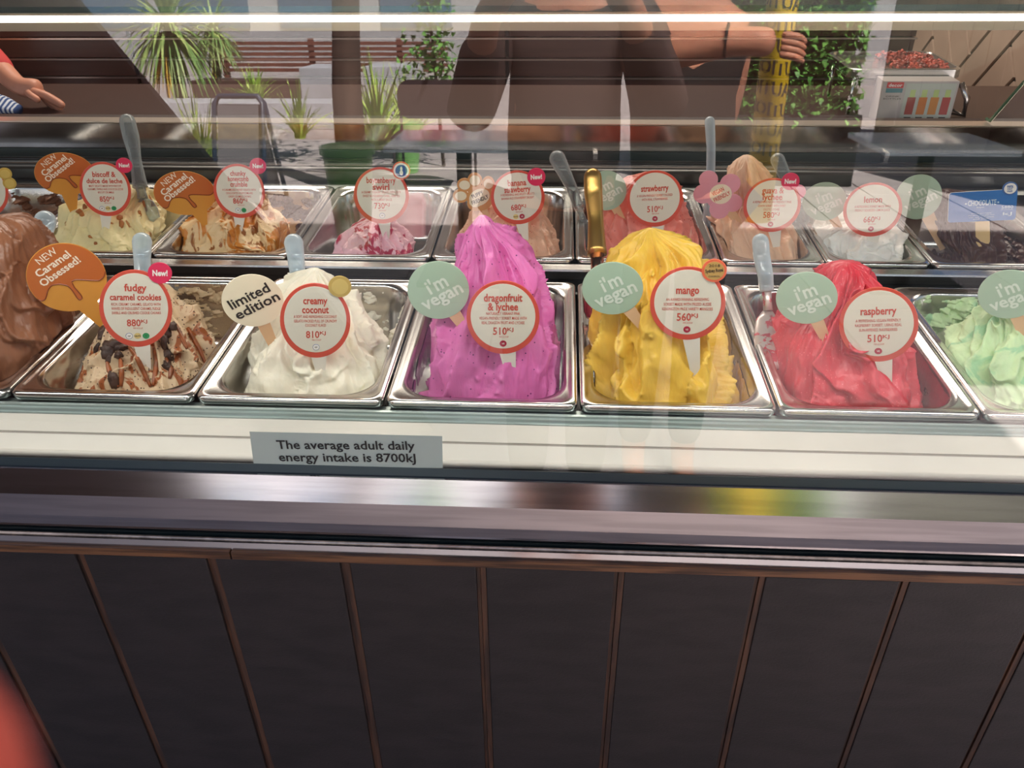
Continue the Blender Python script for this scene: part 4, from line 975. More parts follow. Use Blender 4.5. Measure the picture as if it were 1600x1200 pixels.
# ------------------------------------------------------------------ BEHIND THE CASE
# rear cabinet of brown timber with thin steel edges
cab = thing('back_cabinet', 'dark brown timber cabinet with thin steel edged drawers behind the case', 'cabinet', (-.3, 2.15, 0))
CABM = mat('walnut_laminate', (98, 66, 55), .35, noise=.12, nscale=6, stretch=(.3, 1, 4)); CABD = mat('dark_recess', (44, 30, 28), .5)
link('body', *box(-2.6, 1.1, 1.93, 2.45, 0.05, 1.16), CABD, cab)
ys = [1.16, zY(60, 1.9), zY(93, 1.9), zY(122, 1.9), zY(136, 1.9), zY(160, 1.9), zY(182, 1.9), .60, .35, .1]
for i in range(len(ys) - 1):
    for xa, xb in ((-2.6, -1.38), (-1.375, -.16), (-.155, 1.1)):
        link('drawer', *box(xa + .003, xb - .003, 1.905, 1.93, ys[i + 1] + .004, ys[i] - .004, .002), CABM, cab)
    link('steel_edge', *box(-2.6, 1.1, 1.897, 1.93, ys[i + 1] - .003, ys[i + 1] + .002), mat('thin_steel_edge', (214, 190, 176), .3, .8), cab)
link('cabinet_top', *box(-2.62, 1.12, 1.89, 2.47, 1.16, 1.18, .003), STEEL, cab)
# low counter with things on, right
cnt = thing('service_counter', 'low dark service counter behind the case', 'counter', (.4, 1.4, 0))
cz = zY(192, 1.22)
link('worktop', *box(-1.74, 1.48, 1.2, 1.62, cz - .03, cz, .003), mat('counter_dark', (70, 52, 46), .35), cnt)
link('counter_body', *box(-1.72, 1.46, 1.23, 1.6, 0.0, cz - .03), CABD, cnt)
# topping tray on legs with toppings
def topping_tray():
    a, b = atY(1330, 100, 1.3), atY(1508, 108, 1.3); zt = atY(1420, 108, 1.3).z; zl = atY(1420, 126, 1.3).z
    o = thing('topping_tray', 'steel tray of red crumb toppings on a stand behind the case', 'tray', ((a.x + b.x) / 2, 1.4, cz))
    lo = []
    for ins, zz_ in ((.006, zl), (0, zl + .006), (0, zt - .002), (.003, zt), (.008, zt), (.01, zt - .004), (.014, zt - .008)):
        lo.append([(x, y, zz_) for x, y in rrect(a.x + ins, b.x - ins, 1.3 + ins, 1.52 - ins, .03, 6)])
    link('tray', *loft(lo), STEEL, o, smooth=True, sharp=40)
    for x in (a.x + .02, b.x - .02):
        for y in (1.315, 1.5): link('leg', *tube([(x, y, cz), (x, y, zl + .002)], .005, 8), STEEL, o, smooth=True)
    pts = []; rnd = random.Random(2)
    geo = []
    for q in range(260):
        x = rnd.uniform(a.x + .12, b.x - .02); y = rnd.uniform(1.32, 1.5); r = rnd.uniform(.004, .008)
        z_ = zt - .008 + .012 * max(0, 1 - ((x - (a.x + b.x) / 2 - .04) / .12) ** 2) * rnd.uniform(.4, 1)
        geo.append(blob((x, y, z_), (rnd.uniform(-1, 1), rnd.uniform(-1, 1), .5), r, r * .7, r * .7, q, 6, 4))
    t = link('crumb_toppings', *join(*geo), mat('red_crumbs', (196, 84, 66), .5, rgb2=(120, 44, 38), nscale=40), o); t['kind'] = 'stuff'
    hp = [(b.x + .0, 1.3, zl - .005), (b.x + .02, 1.29, zl - .04), (b.x + .022, 1.29, zl - .08), (b.x - .005, 1.3, cz + .012)]
    link('side_loop', *tube(hp, .008, 10), STEEL, o, smooth=True)
topping_tray()
def product_box():
    Y = 1.24
    a = atY(1368, 187, Y); b = atY(1484, 187, Y); zt = atY(1430, 127, Y).z
    o = thing('boxed_bottle_set', 'white decor product box printed with four bottles of drink', 'box', ((a.x + b.x) / 2, Y, cz))
    x0, x1, z0, z1 = a.x, b.x, cz, zt
    link('carton', *box(x0, x1, Y, Y + .055, z0, z1, .001), mat('carton_white', (176, 168, 162), .4), o)
    w, h = x1 - x0, z1 - z0
    def fr(u, v_, d): return (x0 + u * w, Y - .0004 - d, z0 + v_ * h)
    def rect(u0, u1, v0, v1, d=.0004): return [fr(u0, v0, d), fr(u1, v0, d), fr(u1, v1, d), fr(u0, v1, d)], [(0, 1, 2, 3)]
    link('logo_block', *rect(.05, .27, .84, .98), mat('logo_red', (196, 40, 46), .4), o)
    link('teal_block', *rect(.05, .27, .73, .83), mat('box_teal', (60, 120, 130), .4), o)
    class FF:
        pass
    V, Fc = text_mesh('decor', .01)
    wd = max(v_[0] for v_ in V) - min(v_[0] for v_ in V)
    link('logo_text', [fr(.16 + v_[0] / wd * .18, .905 + v_[1] * .11, .0009) for v_ in V], Fc, WHITE, o)
    V, Fc = join(*[([fr(.155 + v_[0] * .06, yy + v_[1] * .05, .0008) for v_ in text_mesh(s)[0]], text_mesh(s)[1]) for s, yy in (('DRINK', .64), ('BOTTLES', .58))])
    link('small_print', V, Fc, BLACKINK, o)
    link('bottle_panel', *rect(.31, .97, .06, .95), mat('box_panel_grey', (176, 182, 170), .4), o)
    for i, (c1, c2) in enumerate((((150, 60, 50), (176, 196, 120)), ((190, 110, 40), (220, 200, 120)), ((186, 120, 44), (224, 208, 130)), ((160, 54, 48), (190, 196, 150)))):
        u = .36 + i * .155
        bt = link('printed_bottle', *rect(u, u + .11, .2, .62, .0008), mat('juice_%s' % 'abcd'[i].replace('a', 'red').replace('b', 'orange').replace('c', 'amber').replace('d', 'berry'), c1, .4), o)
        link('bottle_neck', *rect(u + .02, u + .09, .62, .8, .0008), mat('neck_print', c2, .4), bt)
        link('caption', *rect(u + .01, u + .1, .1, .14, .0008), BLACKINK, bt)
product_box()
# striped cloth and server's hand on the counter, left
def cloth():
    c = atY(8, 178, 1.27); V = []; Fc = []; n = 26
    m = bpy.data.materials.new('striped_cloth'); m.use_nodes = True; N = m.node_tree.nodes; L = m.node_tree.links
    tc = N.new('ShaderNodeTexCoord'); wv = N.new('ShaderNodeTexWave'); wv.inputs['Scale'].default_value = 38; rp = N.new('ShaderNodeValToRGB'); rp.color_ramp.interpolation = 'CONSTANT'
    rp.color_ramp.elements[0].color = lin((206, 214, 226)); rp.color_ramp.elements[1].color = lin((52, 78, 130)); rp.color_ramp.elements[1].position = .5
    L.new(tc.outputs['Object'], wv.inputs[0]); L.new(wv.outputs[0], rp.inputs[0]); L.new(rp.outputs[0], N['Principled BSDF'].inputs['Base Color']); N['Principled BSDF'].inputs['Roughness'].default_value = .9
    lo = []
    for t in np.linspace(0, 1, 14):
        s = math.sin(math.pi * min(max(t, .04), .96)) ** .4; L_ = []
        for q in range(20):
            a = 2 * math.pi * q / 20; x = -.13 + .17 * t + .0 * q
            L_.append((c.x + x, 1.27 + .05 * s * math.cos(a), cz + .026 * s + .024 * s * math.sin(a) * (1 + .2 * math.sin(a * 3 + t * 5)) + .003))
        lo.append(L_)
    o = link('striped_cloth', *loft(lo), m, smooth=True); tag(o, 'folded blue and white striped cloth at the left behind the case', 'cloth')
cloth()

def skin_body(name, pts, edges, radii, m, parent=None, root=0, lev=2, fat=None):
    off = parent_origin(parent) if parent else Vector((0, 0, 0))
    me = bpy.data.meshes.new(name); me.from_pydata([tuple(Vector(p) - off) for p in pts], edges, []); me.update(); me.materials.append(m)
    o = bpy.data.objects.new(name, me); COL.objects.link(o)
    if parent: o.parent = parent
    md = o.modifiers.new('skin', 'SKIN'); 
    if not me.skin_vertices: me.skin_vertices.new()
    for i, r in enumerate(radii):
        me.skin_vertices[0].data[i].radius = (r, r) if not hasattr(r, '__len__') else r
        me.skin_vertices[0].data[i].use_root = (i == root)
    md.use_smooth_shade = True; md.branch_smoothing = .6
    s = o.modifiers.new('sub', 'SUBSURF'); s.levels = lev; s.render_levels = lev
    return o
SKIN = mat('skin', (206, 142, 116), .5, noise=.06, nscale=20, sss=.15)

def server():
    """staff member reaching in from the left behind the case: body outside the frame"""
    Y = 1.34
    wr = atY(30, 136, Y); kn = atY(66, 140, Y); k2 = atY(70, 155, Y - .02)
    base = Vector((-1.95, 1.72, 0))
    o = thing('person', 'staff member in a red top reaching in from the left', 'person', base)
    P3 = [Vector((-1.95, 1.7, .95)), Vector((-1.95, 1.7, 1.15)), Vector((-1.93, 1.69, 1.38)), Vector((-1.93, 1.68, 1.5)), Vector((-1.93, 1.66, 1.62)), Vector((-1.92, 1.65, 1.74)),
          Vector((-1.76, 1.66, 1.40)), Vector((-1.70, 1.56, 1.14)), wr, kn,
          Vector((-2.11, 1.7, 1.40)), Vector((-2.18, 1.66, 1.12)), Vector((-2.1, 1.5, .92)),
          Vector((-1.86, 1.72, .88)), Vector((-1.86, 1.74, .46)), Vector((-1.86, 1.76, .07)), Vector((-1.86, 1.66, .03)),
          Vector((-2.04, 1.72, .88)), Vector((-2.04, 1.74, .46)), Vector((-2.04, 1.76, .07)), Vector((-2.04, 1.66, .03))]
    E_ = [(0, 1), (1, 2), (2, 3), (3, 4), (4, 5), (2, 6), (6, 7), (7, 8), (8, 9), (2, 10), (10, 11), (11, 12), (0, 13), (13, 14), (14, 15), (15, 16), (0, 17), (17, 18), (18, 19), (19, 20)]
    R_ = [.13, .12, .12, .05, .085, .08, .055, .045, .026, .03, .055, .043, .03, .075, .055, .04, .035, .075, .055, .04, .035]
    skin_body('body', P3, E_, R_, SKIN, o)
    # sleeve and top: cloth bodies a little larger
    skin_body('red_top', P3[:3] + [P3[6], P3[7], P3[7].lerp(wr, .82), P3[10], P3[11]], [(0, 1), (1, 2), (2, 3), (3, 4), (4, 5), (2, 6), (6, 7)], [.145, .135, .132, .065, .055, .036, .065, .055], mat('red_fabric', (196, 60, 60), .8), o)
    skin_body('trousers', [P3[0], P3[13], P3[14], P3[15] + Vector((0, 0, .05)), P3[17], P3[18], P3[19] + Vector((0, 0, .05))], [(0, 1), (1, 2), (2, 3), (0, 4), (4, 5), (5, 6)], [.142, .088, .07, .055, .088, .07, .055], mat('black_fabric', (28, 26, 28), .85), o)
    skin_body('hair', [P3[5] + Vector((0, .02, .0)), P3[5] + Vector((0, .03, .05)), P3[4] + Vector((0, .06, 0))], [(0, 1), (0, 2)], [.095, .07, .06], mat('dark_hair', (40, 28, 22), .6), o)
    # fingers and thumb, curled over the cloth
    tips = [(102, 168), (98, 174), (90, 172), (80, 166)]
    for i, tp in enumerate(tips):
        a = kn.lerp(wr, .35) + Vector((0, .012 * i - .02, -.002 * i)); c = atY(tp[0], tp[1], Y - .03 + .016 * i); b = a.lerp(c, .5) + Vector((0, -.004, .010))
        skin_body('finger', [a, b, a.lerp(c, .8) + Vector((0, 0, .004)), c], [(0, 1), (1, 2), (2, 3)], [.013, .0125, .012, .0105], SKIN, o, lev=1)
    a = wr.lerp(kn, .3); c = atY(62, 158, Y - .05); skin_body('thumb', [a, a.lerp(c, .5) + Vector((0, -.01, .0)), c], [(0, 1), (1, 2)], [.013, .011, .009], SKIN, o, lev=1)
server()

# ------------------------------------------------------------------ THE STREET BEHIND THE VIEWER (seen reflected in the glass)
LEAF = mat('strap_leaf_green', (104, 140, 74), .5, rgb2=(172, 186, 112), nscale=3); LEAFY = mat('dead_yellow_leaf', (206, 160, 60), .6); BARK = mat('bark', (72, 56, 48), .9, noise=.25, nscale=10, stretch=(1, 1, .2), bump=.5, bscale=20)
GRASSG = mat('grass_green', (136, 176, 60), .6, rgb2=(196, 214, 110), nscale=4); HEDGEG = mat('hedge_green', (64, 124, 44), .6, rgb2=(120, 176, 80), nscale=9)
def strap(base, d, L_, w, droop, seg=5):
    base = Vector(base); d = Vector(d).normalized(); s = d.cross(Vector((0, 0, 1)))
    if s.length < .05: s = Vector((1, 0, 0))
    s.normalize(); V = []; p = base.copy(); v = d.copy()
    for i in range(seg + 1):
        t = i / seg; ww = w * (1 - t ** 2.2) + .001; V += [tuple(p - s * ww), tuple(p + s * ww)]
        v = (v + Vector((0, 0, -droop / seg))).normalized(); p = p + v * (L_ / seg)
    return V, [(2 * i, 2 * i + 1, 2 * i + 3, 2 * i + 2) for i in range(seg)]
def tuft(name, label, cat, base, n, L_, w, droop, m, rnd, spread=1.0, elev=(.3, 1.4), group=None):
    G_ = [];
    for i in range(n):
        a = rnd.uniform(0, 2 * math.pi); e = rnd.uniform(*elev); d = (math.cos(a) * math.cos(e) * spread, math.sin(a) * math.cos(e) * spread, math.sin(e))
        G_.append(strap(Vector(base) + Vector((rnd.uniform(-.05, .05), rnd.uniform(-.05, .05), 0)), d, L_ * rnd.uniform(.6, 1.1), w, droop * rnd.uniform(.6, 1.3)))
    o = thing(name, label, cat, base, group); q = link('blades', *join(*G_), m, o); q['kind'] = 'stuff'
    return o
rnd = random.Random(21)
def palm(c_px, foot_px, D, R_, label, nleaf=230):
    hc = mirrored(c_px[0], c_px[1], D); ft = mirrored(foot_px[0], foot_px[1], D)
    o = thing('cordyline_tree', label, 'tree', (ft.x, -D, 0), 'cordyline trees reflected in the glass')
    link('trunk', *tube([(ft.x, -D, 0), ((ft.x + hc.x) / 2 + .03, -D, hc.z * .5), (hc.x, -D, hc.z)], [.09, .07, .06], 10), BARK, o, smooth=True)
    G1, G2 = [], []
    for i in range(nleaf):
        a = rnd.uniform(0, 2 * math.pi); e = rnd.uniform(-.9, 1.4); d = (math.cos(a) * math.cos(e), math.sin(a) * math.cos(e), math.sin(e))
        g = strap(hc, d, R_ * rnd.uniform(.75, 1.1), .022, 1.3)
        (G2 if e < -.55 and math.cos(a) < .3 else G1).append(g)
    q = link('crown', *join(*G1), LEAF, o); q['kind'] = 'stuff'
    q = link('dead_leaves', *join(*G2), LEAFY, o); q['kind'] = 'stuff'
palm((262, 48), (288, 178), 10.5, 1.05, 'drooping cordyline tree with yellow lower leaves, left in the reflection')
palm((335, 52), (335, 150), 12.5, .7, 'smaller cordyline tree behind the larger one', 120)
# dark trunk
a = mirrored(545, 205, 6.0); b = mirrored(540, -30, 6.0)
tr = thing('street_tree', 'broad dark tree trunk reflected left of centre', 'tree', (a.x, -6.0, 0))
link('trunk', *tube([(a.x, -6, 0), (a.x + .01, -6, .8), (b.x, -6, 1.6), (b.x - .05, -6, 2.8)], [.13, .115, .1, .09], 14), BARK, tr, smooth=True)
G_ = [];
for i in range(500):
    c = Vector((b.x + rnd.gauss(0, .5), -6 + rnd.gauss(0, .5), 3.2 + rnd.gauss(0, .35))); G_.append(strap(c, (rnd.uniform(-1, 1), rnd.uniform(-1, 1), rnd.uniform(-.5, 1)), .12, .03, .5, 2))
q = link('foliage', *join(*G_), HEDGEG, tr); q['kind'] = 'stuff'
# slatted fence
def fence(x0, x1, D, z0, z1, label, nslat=6):
    o = thing('slat_fence', label, 'fence', ((x0 + x1) / 2, -D, 0)); m = mat('red_brown_timber', (112, 66, 54), .6, noise=.15, nscale=5)
    for i in range(nslat):
        z_ = z0 + (z1 - z0) * i / nslat; link('slat', *box(x0, x1, -D, -D + .03, z_, z_ + (z1 - z0) / nslat * .66), m, o)
    x = x0
    while x < x1: link('post', *box(x, x + .09, -D - .09, -D, 0, z1 + .02), m, o); x += 1.6
fence(mirrored(345, 80, 15).x, mirrored(700, 80, 15).x, 15, mirrored(420, 112, 15).z, mirrored(420, 62, 15).z, 'red brown slatted timber fence far across the street')
# pale building and its wall behind
bld = thing('building', 'pale grey building with broad windows far behind the fence', 'building', (-6, -22, 0))
link('wall', *box(-16, 10, -22.5, -22, 0, 5), mat('pale_render', (168, 168, 172), .8), bld)
for i in range(9): link('window', *box(-15 + i * 2.6, -13.2 + i * 2.6, -22, -21.96, .8, 2.6), mat('blue_window', (92, 120, 150), .15, .4), bld)
# concrete seats and planters
CONC = mat('pale_concrete', (178, 178, 186), .8, noise=.06, nscale=4)
def block(name, label, cat, px0, px1, py_top, py_bot, D, depth, m=CONC, group=None):
    a, b = mirrored(px0, py_bot, D), mirrored(px1, py_bot, D); zt = mirrored(px0, py_top, D).z
    o = link(name, *box(a.x, b.x, -D - depth, -D, 0, max(zt, .05), .01), m); tag(o, label, cat, group); return o
block('concrete_bench', 'long low pale concrete seat beyond the cordylines', 'bench', 230, 520, 160, 190, 9.6, .5)
block('concrete_planter', 'pale concrete planter block right of the cordylines', 'planter', 470, 525, 106, 140, 11.0, .8)
block('timber_bench', 'dark timber bench in front of the fence', 'bench', 300, 505, 126, 140, 12.0, .5, mat('dark_bench', (84, 62, 56), .6))
block('concrete_planter', 'pale concrete block right of the broad trunk', 'planter', 570, 650, 104, 140, 11.0, .7)
# grasses
for i, (px_, py_, D, n, L_, lb) in enumerate([(320, 250, 7.2, 60, .75, 'bright green grass clump beside the sandwich board'), (468, 200, 7.6, 40, .6, 'spiky green plant right of the sandwich board'), (590, 215, 6.6, 110, .8, 'tall yellow green grass clump right of the trunk'), (640, 200, 8.2, 90, .75, 'green grass clump before the table'), (400, 150, 10.2, 80, .5, 'low green grass below the fence')]):
    g = mirrored(px_, py_, D); tuft('grass_clump', lb, 'plant', (g.x, -D, max(g.z - .1, .0)), n, L_, .012, .8, GRASSG, rnd, .8, (.6, 1.5), 'grass clumps reflected in the glass')
# climbing shrub right of centre-left
sh = mirrored(680, 130, 7.2); shr = thing('climbing_shrub', 'leafy light green climbing shrub reflected above the table', 'plant', (sh.x, -7.2, 0))
link('stem', *tube([(sh.x + .05, -7.2, 0), (sh.x, -7.2, 1.0), (sh.x - .1, -7.2, 1.9)], [.02, .015, .01], 6), BARK, shr)
G_ = []
for i in range(900):
    t = rnd.random(); z_ = .75 + 1.1 * t; sp = .22 * (1 - t) ** 1.2 + .05
    G_.append(strap((sh.x - .05 * t + rnd.gauss(0, sp * .6), -7.2 + rnd.gauss(0, sp * .5), z_), (rnd.uniform(-1, 1), rnd.uniform(-1, 1), rnd.uniform(-1, 1)), .06, .02, .3, 2))
q = link('foliage', *join(*G_), HEDGEG, shr); q['kind'] = 'stuff'
# sandwich board
def aboard():
    D = 5.6; a = mirrored(332, 150, D); b = mirrored(412, 150, D); x0, x1 = a.x, b.x; zt = max(a.z, .7)
    o = thing('sandwich_board', 'navy framed folding sandwich board reflected at the left', 'sign', ((x0 + x1) / 2, -D, 0)); m = mat('navy_frame', (44, 56, 78), .4); g = mat('board_grey', (104, 100, 104), .5)
    for s, nm in ((1, 'front'), (-1, 'rear')):
        yb2, yt2 = -D + s * .26, -D + s * .02
        link('board', *loft([[(x0 + .04, yb2, .06), (x1 - .04, yb2, .06), (x1 - .04, yb2 + .012, .06), (x0 + .04, yb2 + .012, .06)], [(x0 + .04, yt2, zt - .06), (x1 - .04, yt2, zt - .06), (x1 - .04, yt2 + .012, zt - .06), (x0 + .04, yt2 + .012, zt - .06)]]), g, o)
        link('frame', *tube([(x0, yb2, 0), (x0 + .01, yt2, zt - .05), (x0 + .05, yt2, zt), (x1 - .05, yt2, zt), (x1 - .01, yt2, zt - .05), (x1, yb2, 0)], .018, 8), m, o, smooth=True)
aboard()
# green pots
def pot(px_, py_top, D, r, h, label):
    c = mirrored(px_, py_top, D); z0 = max(c.z - h, 0)
    o = thing('green_pot', label, 'pot', (c.x, -D, 0), 'green pots reflected in the glass'); n = 24; lo = []
    for rr, z_ in ((r * .62, 0.0), (r * .66, .02), (r * .95, c.z - .05), (r * 1.06, c.z - .045), (r * 1.06, c.z), (r * .95, c.z), (r * .9, c.z - .05)):
        lo.append([(c.x + rr * math.cos(2 * math.pi * k / n), -D + rr * math.sin(2 * math.pi * k / n), z_) for k in range(n)])
    link('pot_wall', *loft(lo), mat('lime_green_glaze', (128, 186, 108), .3), o, smooth=True, sharp=40)
pot(542, 228, 4.4, .16, .6, 'tall tapered green pot below the trunk'); pot(632, 192, 6.9, .16, .5, 'light green pot behind the cafe table')
# cafe tables and chair
def table(x0, x1, D, ztop, depth, label):
    o = thing('cafe_table', label, 'table', ((x0 + x1) / 2, -D - depth / 2, 0), 'cafe tables reflected in the glass'); m = mat('sky_tinted_laminate', (206, 222, 238), .06); g = mat('dark_metal', (40, 42, 46), .4, .6)  # blue of the top is sky reflection put into its colour
    link('tabletop', *box(x0, x1, -D - depth, -D, ztop - .03, ztop, .006), m, o)
    xc = (x0 + x1) / 2; link('pedestal', *tube([(xc, -D - depth / 2, .03), (xc, -D - depth / 2, ztop - .03)], .04, 12), g, o, smooth=True)
    link('base', *box(xc - .25, xc + .25, -D - depth / 2 - .25, -D - depth / 2 + .25, 0, .03, .005), g, o)
a = mirrored(598, 230, 3.5); b = mirrored(830, 230, 3.5); table(a.x, b.x, 3.5, .76, .6, 'square cafe table coloured with sky reflection, left of centre')
a = mirrored(1385, 232, 3.5); b = mirrored(1600, 232, 3.5); table(a.x, b.x, 3.5, .76, .6, 'cafe table coloured with sky reflection, at the right')
def chair():
    D = 6.3; a = mirrored(622, 160, D); b = mirrored(745, 160, D); o = thing('cafe_chair', 'dark cafe chair with rounded back behind the table', 'chair', ((a.x + b.x) / 2, -D, 0)); m = mat('dark_chair', (58, 48, 52), .5)
    x0, x1 = a.x, b.x; zt = min(max(a.z, .85), .95)
    link('backrest', *loft([[(x, y, z_) for x, z_ in rrect(x0, x1, .55, zt, .1, 6)] for y in (-D, -D + .02)]), m, o)
    link('seat', *box(x0, x1, -D, -D + .42, .43, .46, .008), m, o)
    for x in (x0 + .02, x1 - .02):
        for y in (-D + .01, -D + .4): link('leg', *tube([(x, y, 0), (x, y, .43 if y > -D + .1 else .6)], .012, 8), m, o)
chair()
# hedge and taped column on the right
def hedge():
    D = 6.6; a = mirrored(1085, 100, D); b = mirrored(1345, 100, D)
    o = thing('hedge', 'tall leafy green hedge in a black trough reflected right of centre', 'hedge', ((a.x + b.x) / 2, -D, 0)); G_ = []
    zt = mirrored(1200, 175, D).z
    link('trough', *box(a.x - .02, b.x + .02, -D - .4, -D + .2, 0, max(zt, .5), .01), BLACK, o)
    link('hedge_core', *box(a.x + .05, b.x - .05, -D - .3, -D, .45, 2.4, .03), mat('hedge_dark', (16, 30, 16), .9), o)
    for i in range(9000):
        x = rnd.uniform(a.x, b.x); z_ = rnd.uniform(.5, 2.4); y = -D + .08 + rnd.gauss(0, .06)
        G_.append(strap((x, y, z_), (rnd.uniform(-1, 1), rnd.uniform(-.3, 1), rnd.uniform(-1, 1)), .06, .02, .3, 2))
    q = link('foliage', *join(*G_), HEDGEG, o); q['kind'] = 'stuff'
hedge()
def column():
    D = 5.2; a = mirrored(1186, 100, D); b = mirrored(1236, 100, D); cx_ = (a.x + b.x) / 2; r = (b.x - a.x) / 2
    o = thing('taped_post', 'round post wrapped in yellow CAUTION tape reflected right of centre', 'post', (cx_, -D, 0)); n = 32
    lean = mirrored(1205, 185, D).x - mirrored(1222, 10, D).x
    def ctr(z_): return cx_ + lean * .0 * z_
    link('post_shaft', *tube([(cx_, -D, 0), (cx_, -D, 2.6)], r * .96, n), mat('yellow_tape', (214, 178, 30), .35), o, smooth=True)
    for row in range(12):
        z_ = .5 + row * .13; V, Fc = text_mesh('CAUTION', .02); W_ = []
        for v_ in V:
            s = v_[0] * .11 + (.05 if row % 2 else -.03); ang = math.pi / 2 + s / r; zz_ = z_ + v_[1] * .12 + s * .12
            W_.append((cx_ + (r * .975) * math.cos(ang), -D + (r * .975) * math.sin(ang), zz_))
        link('tape_text', W_, Fc, BLACKINK, o)
column()
def umbrella():
    cx_, cy_, R_, zt = 6.1, -6.0, 2.1, 2.9; n = 8  # invented umbrella, placed to cast shade on the right-hand paving
    o = thing('added_shade_umbrella', 'added dark umbrella that shades the paving at the right', 'umbrella', (cx_, cy_, 0)); mm = mat('dark_canvas', (44, 52, 54), .8)
    lo = [[(cx_ + r * math.cos(2 * math.pi * k / n), cy_ + r * math.sin(2 * math.pi * k / n), z_) for k in range(n)] for r, z_ in ((R_, zt - .55), (R_, zt - .5), (R_ * .5, zt - .2), (.03, zt))]
    link('canopy', *loft(lo), mm, o); link('pole', *tube([(cx_, cy_, 0), (cx_, cy_, zt)], .03, 10), mat('pole_metal', (90, 92, 94), .4, .8), o)
    link('umbrella_base', *box(cx_ - .3, cx_ + .3, cy_ - .3, cy_ + .3, 0, .08, .01), BLACK, o)
umbrella()
a = mirrored(1385, 100, 8.6); b = mirrored(1900, 100, 8.6)
sw = thing('added_dark_screen', 'added dark olive screen that keeps the reflection dark at the right', 'screen', ((a.x + b.x) / 2, -8.6, 0)); k = a.x; mm = mat('olive_boards', (60, 62, 50), .7, noise=.2, nscale=5)  # invented screen, blocks the bright street from the glass at the right
while k < b.x: link('board', *box(k, k + .19, -8.63, -8.6, .0, 2.3, .004), mm, sw); k += .2
# invented panel standing in for an unidentified dark reflected shape at the left
def dark_stand_in():
    D = 1.9; p = [mirrored(118, 0, D), mirrored(330, 255, D)]
    V = [(p[0].x, -D, p[0].z), (p[1].x, -D, p[1].z)]
    dx = (p[1].x - p[0].x) / (p[1].z - p[0].z)
    xt = p[0].x + dx * (1.75 - p[0].z); xb = p[0].x + dx * (0 - p[0].z)
    q = [(-2.6, 0), (xb, 0), (xt, 1.75), (-2.6, 1.75)]
    o = link('stand_in_panel', *loft([[(x, y, z_) for x, z_ in q] for y in (-D - .03, -D)]), mat('dark_brown_panel', (70, 50, 46), .6, noise=.1, nscale=4)); tag(o, 'dark brown stand-in panel for an unidentified dark reflection on the left', 'panel')
dark_stand_in()

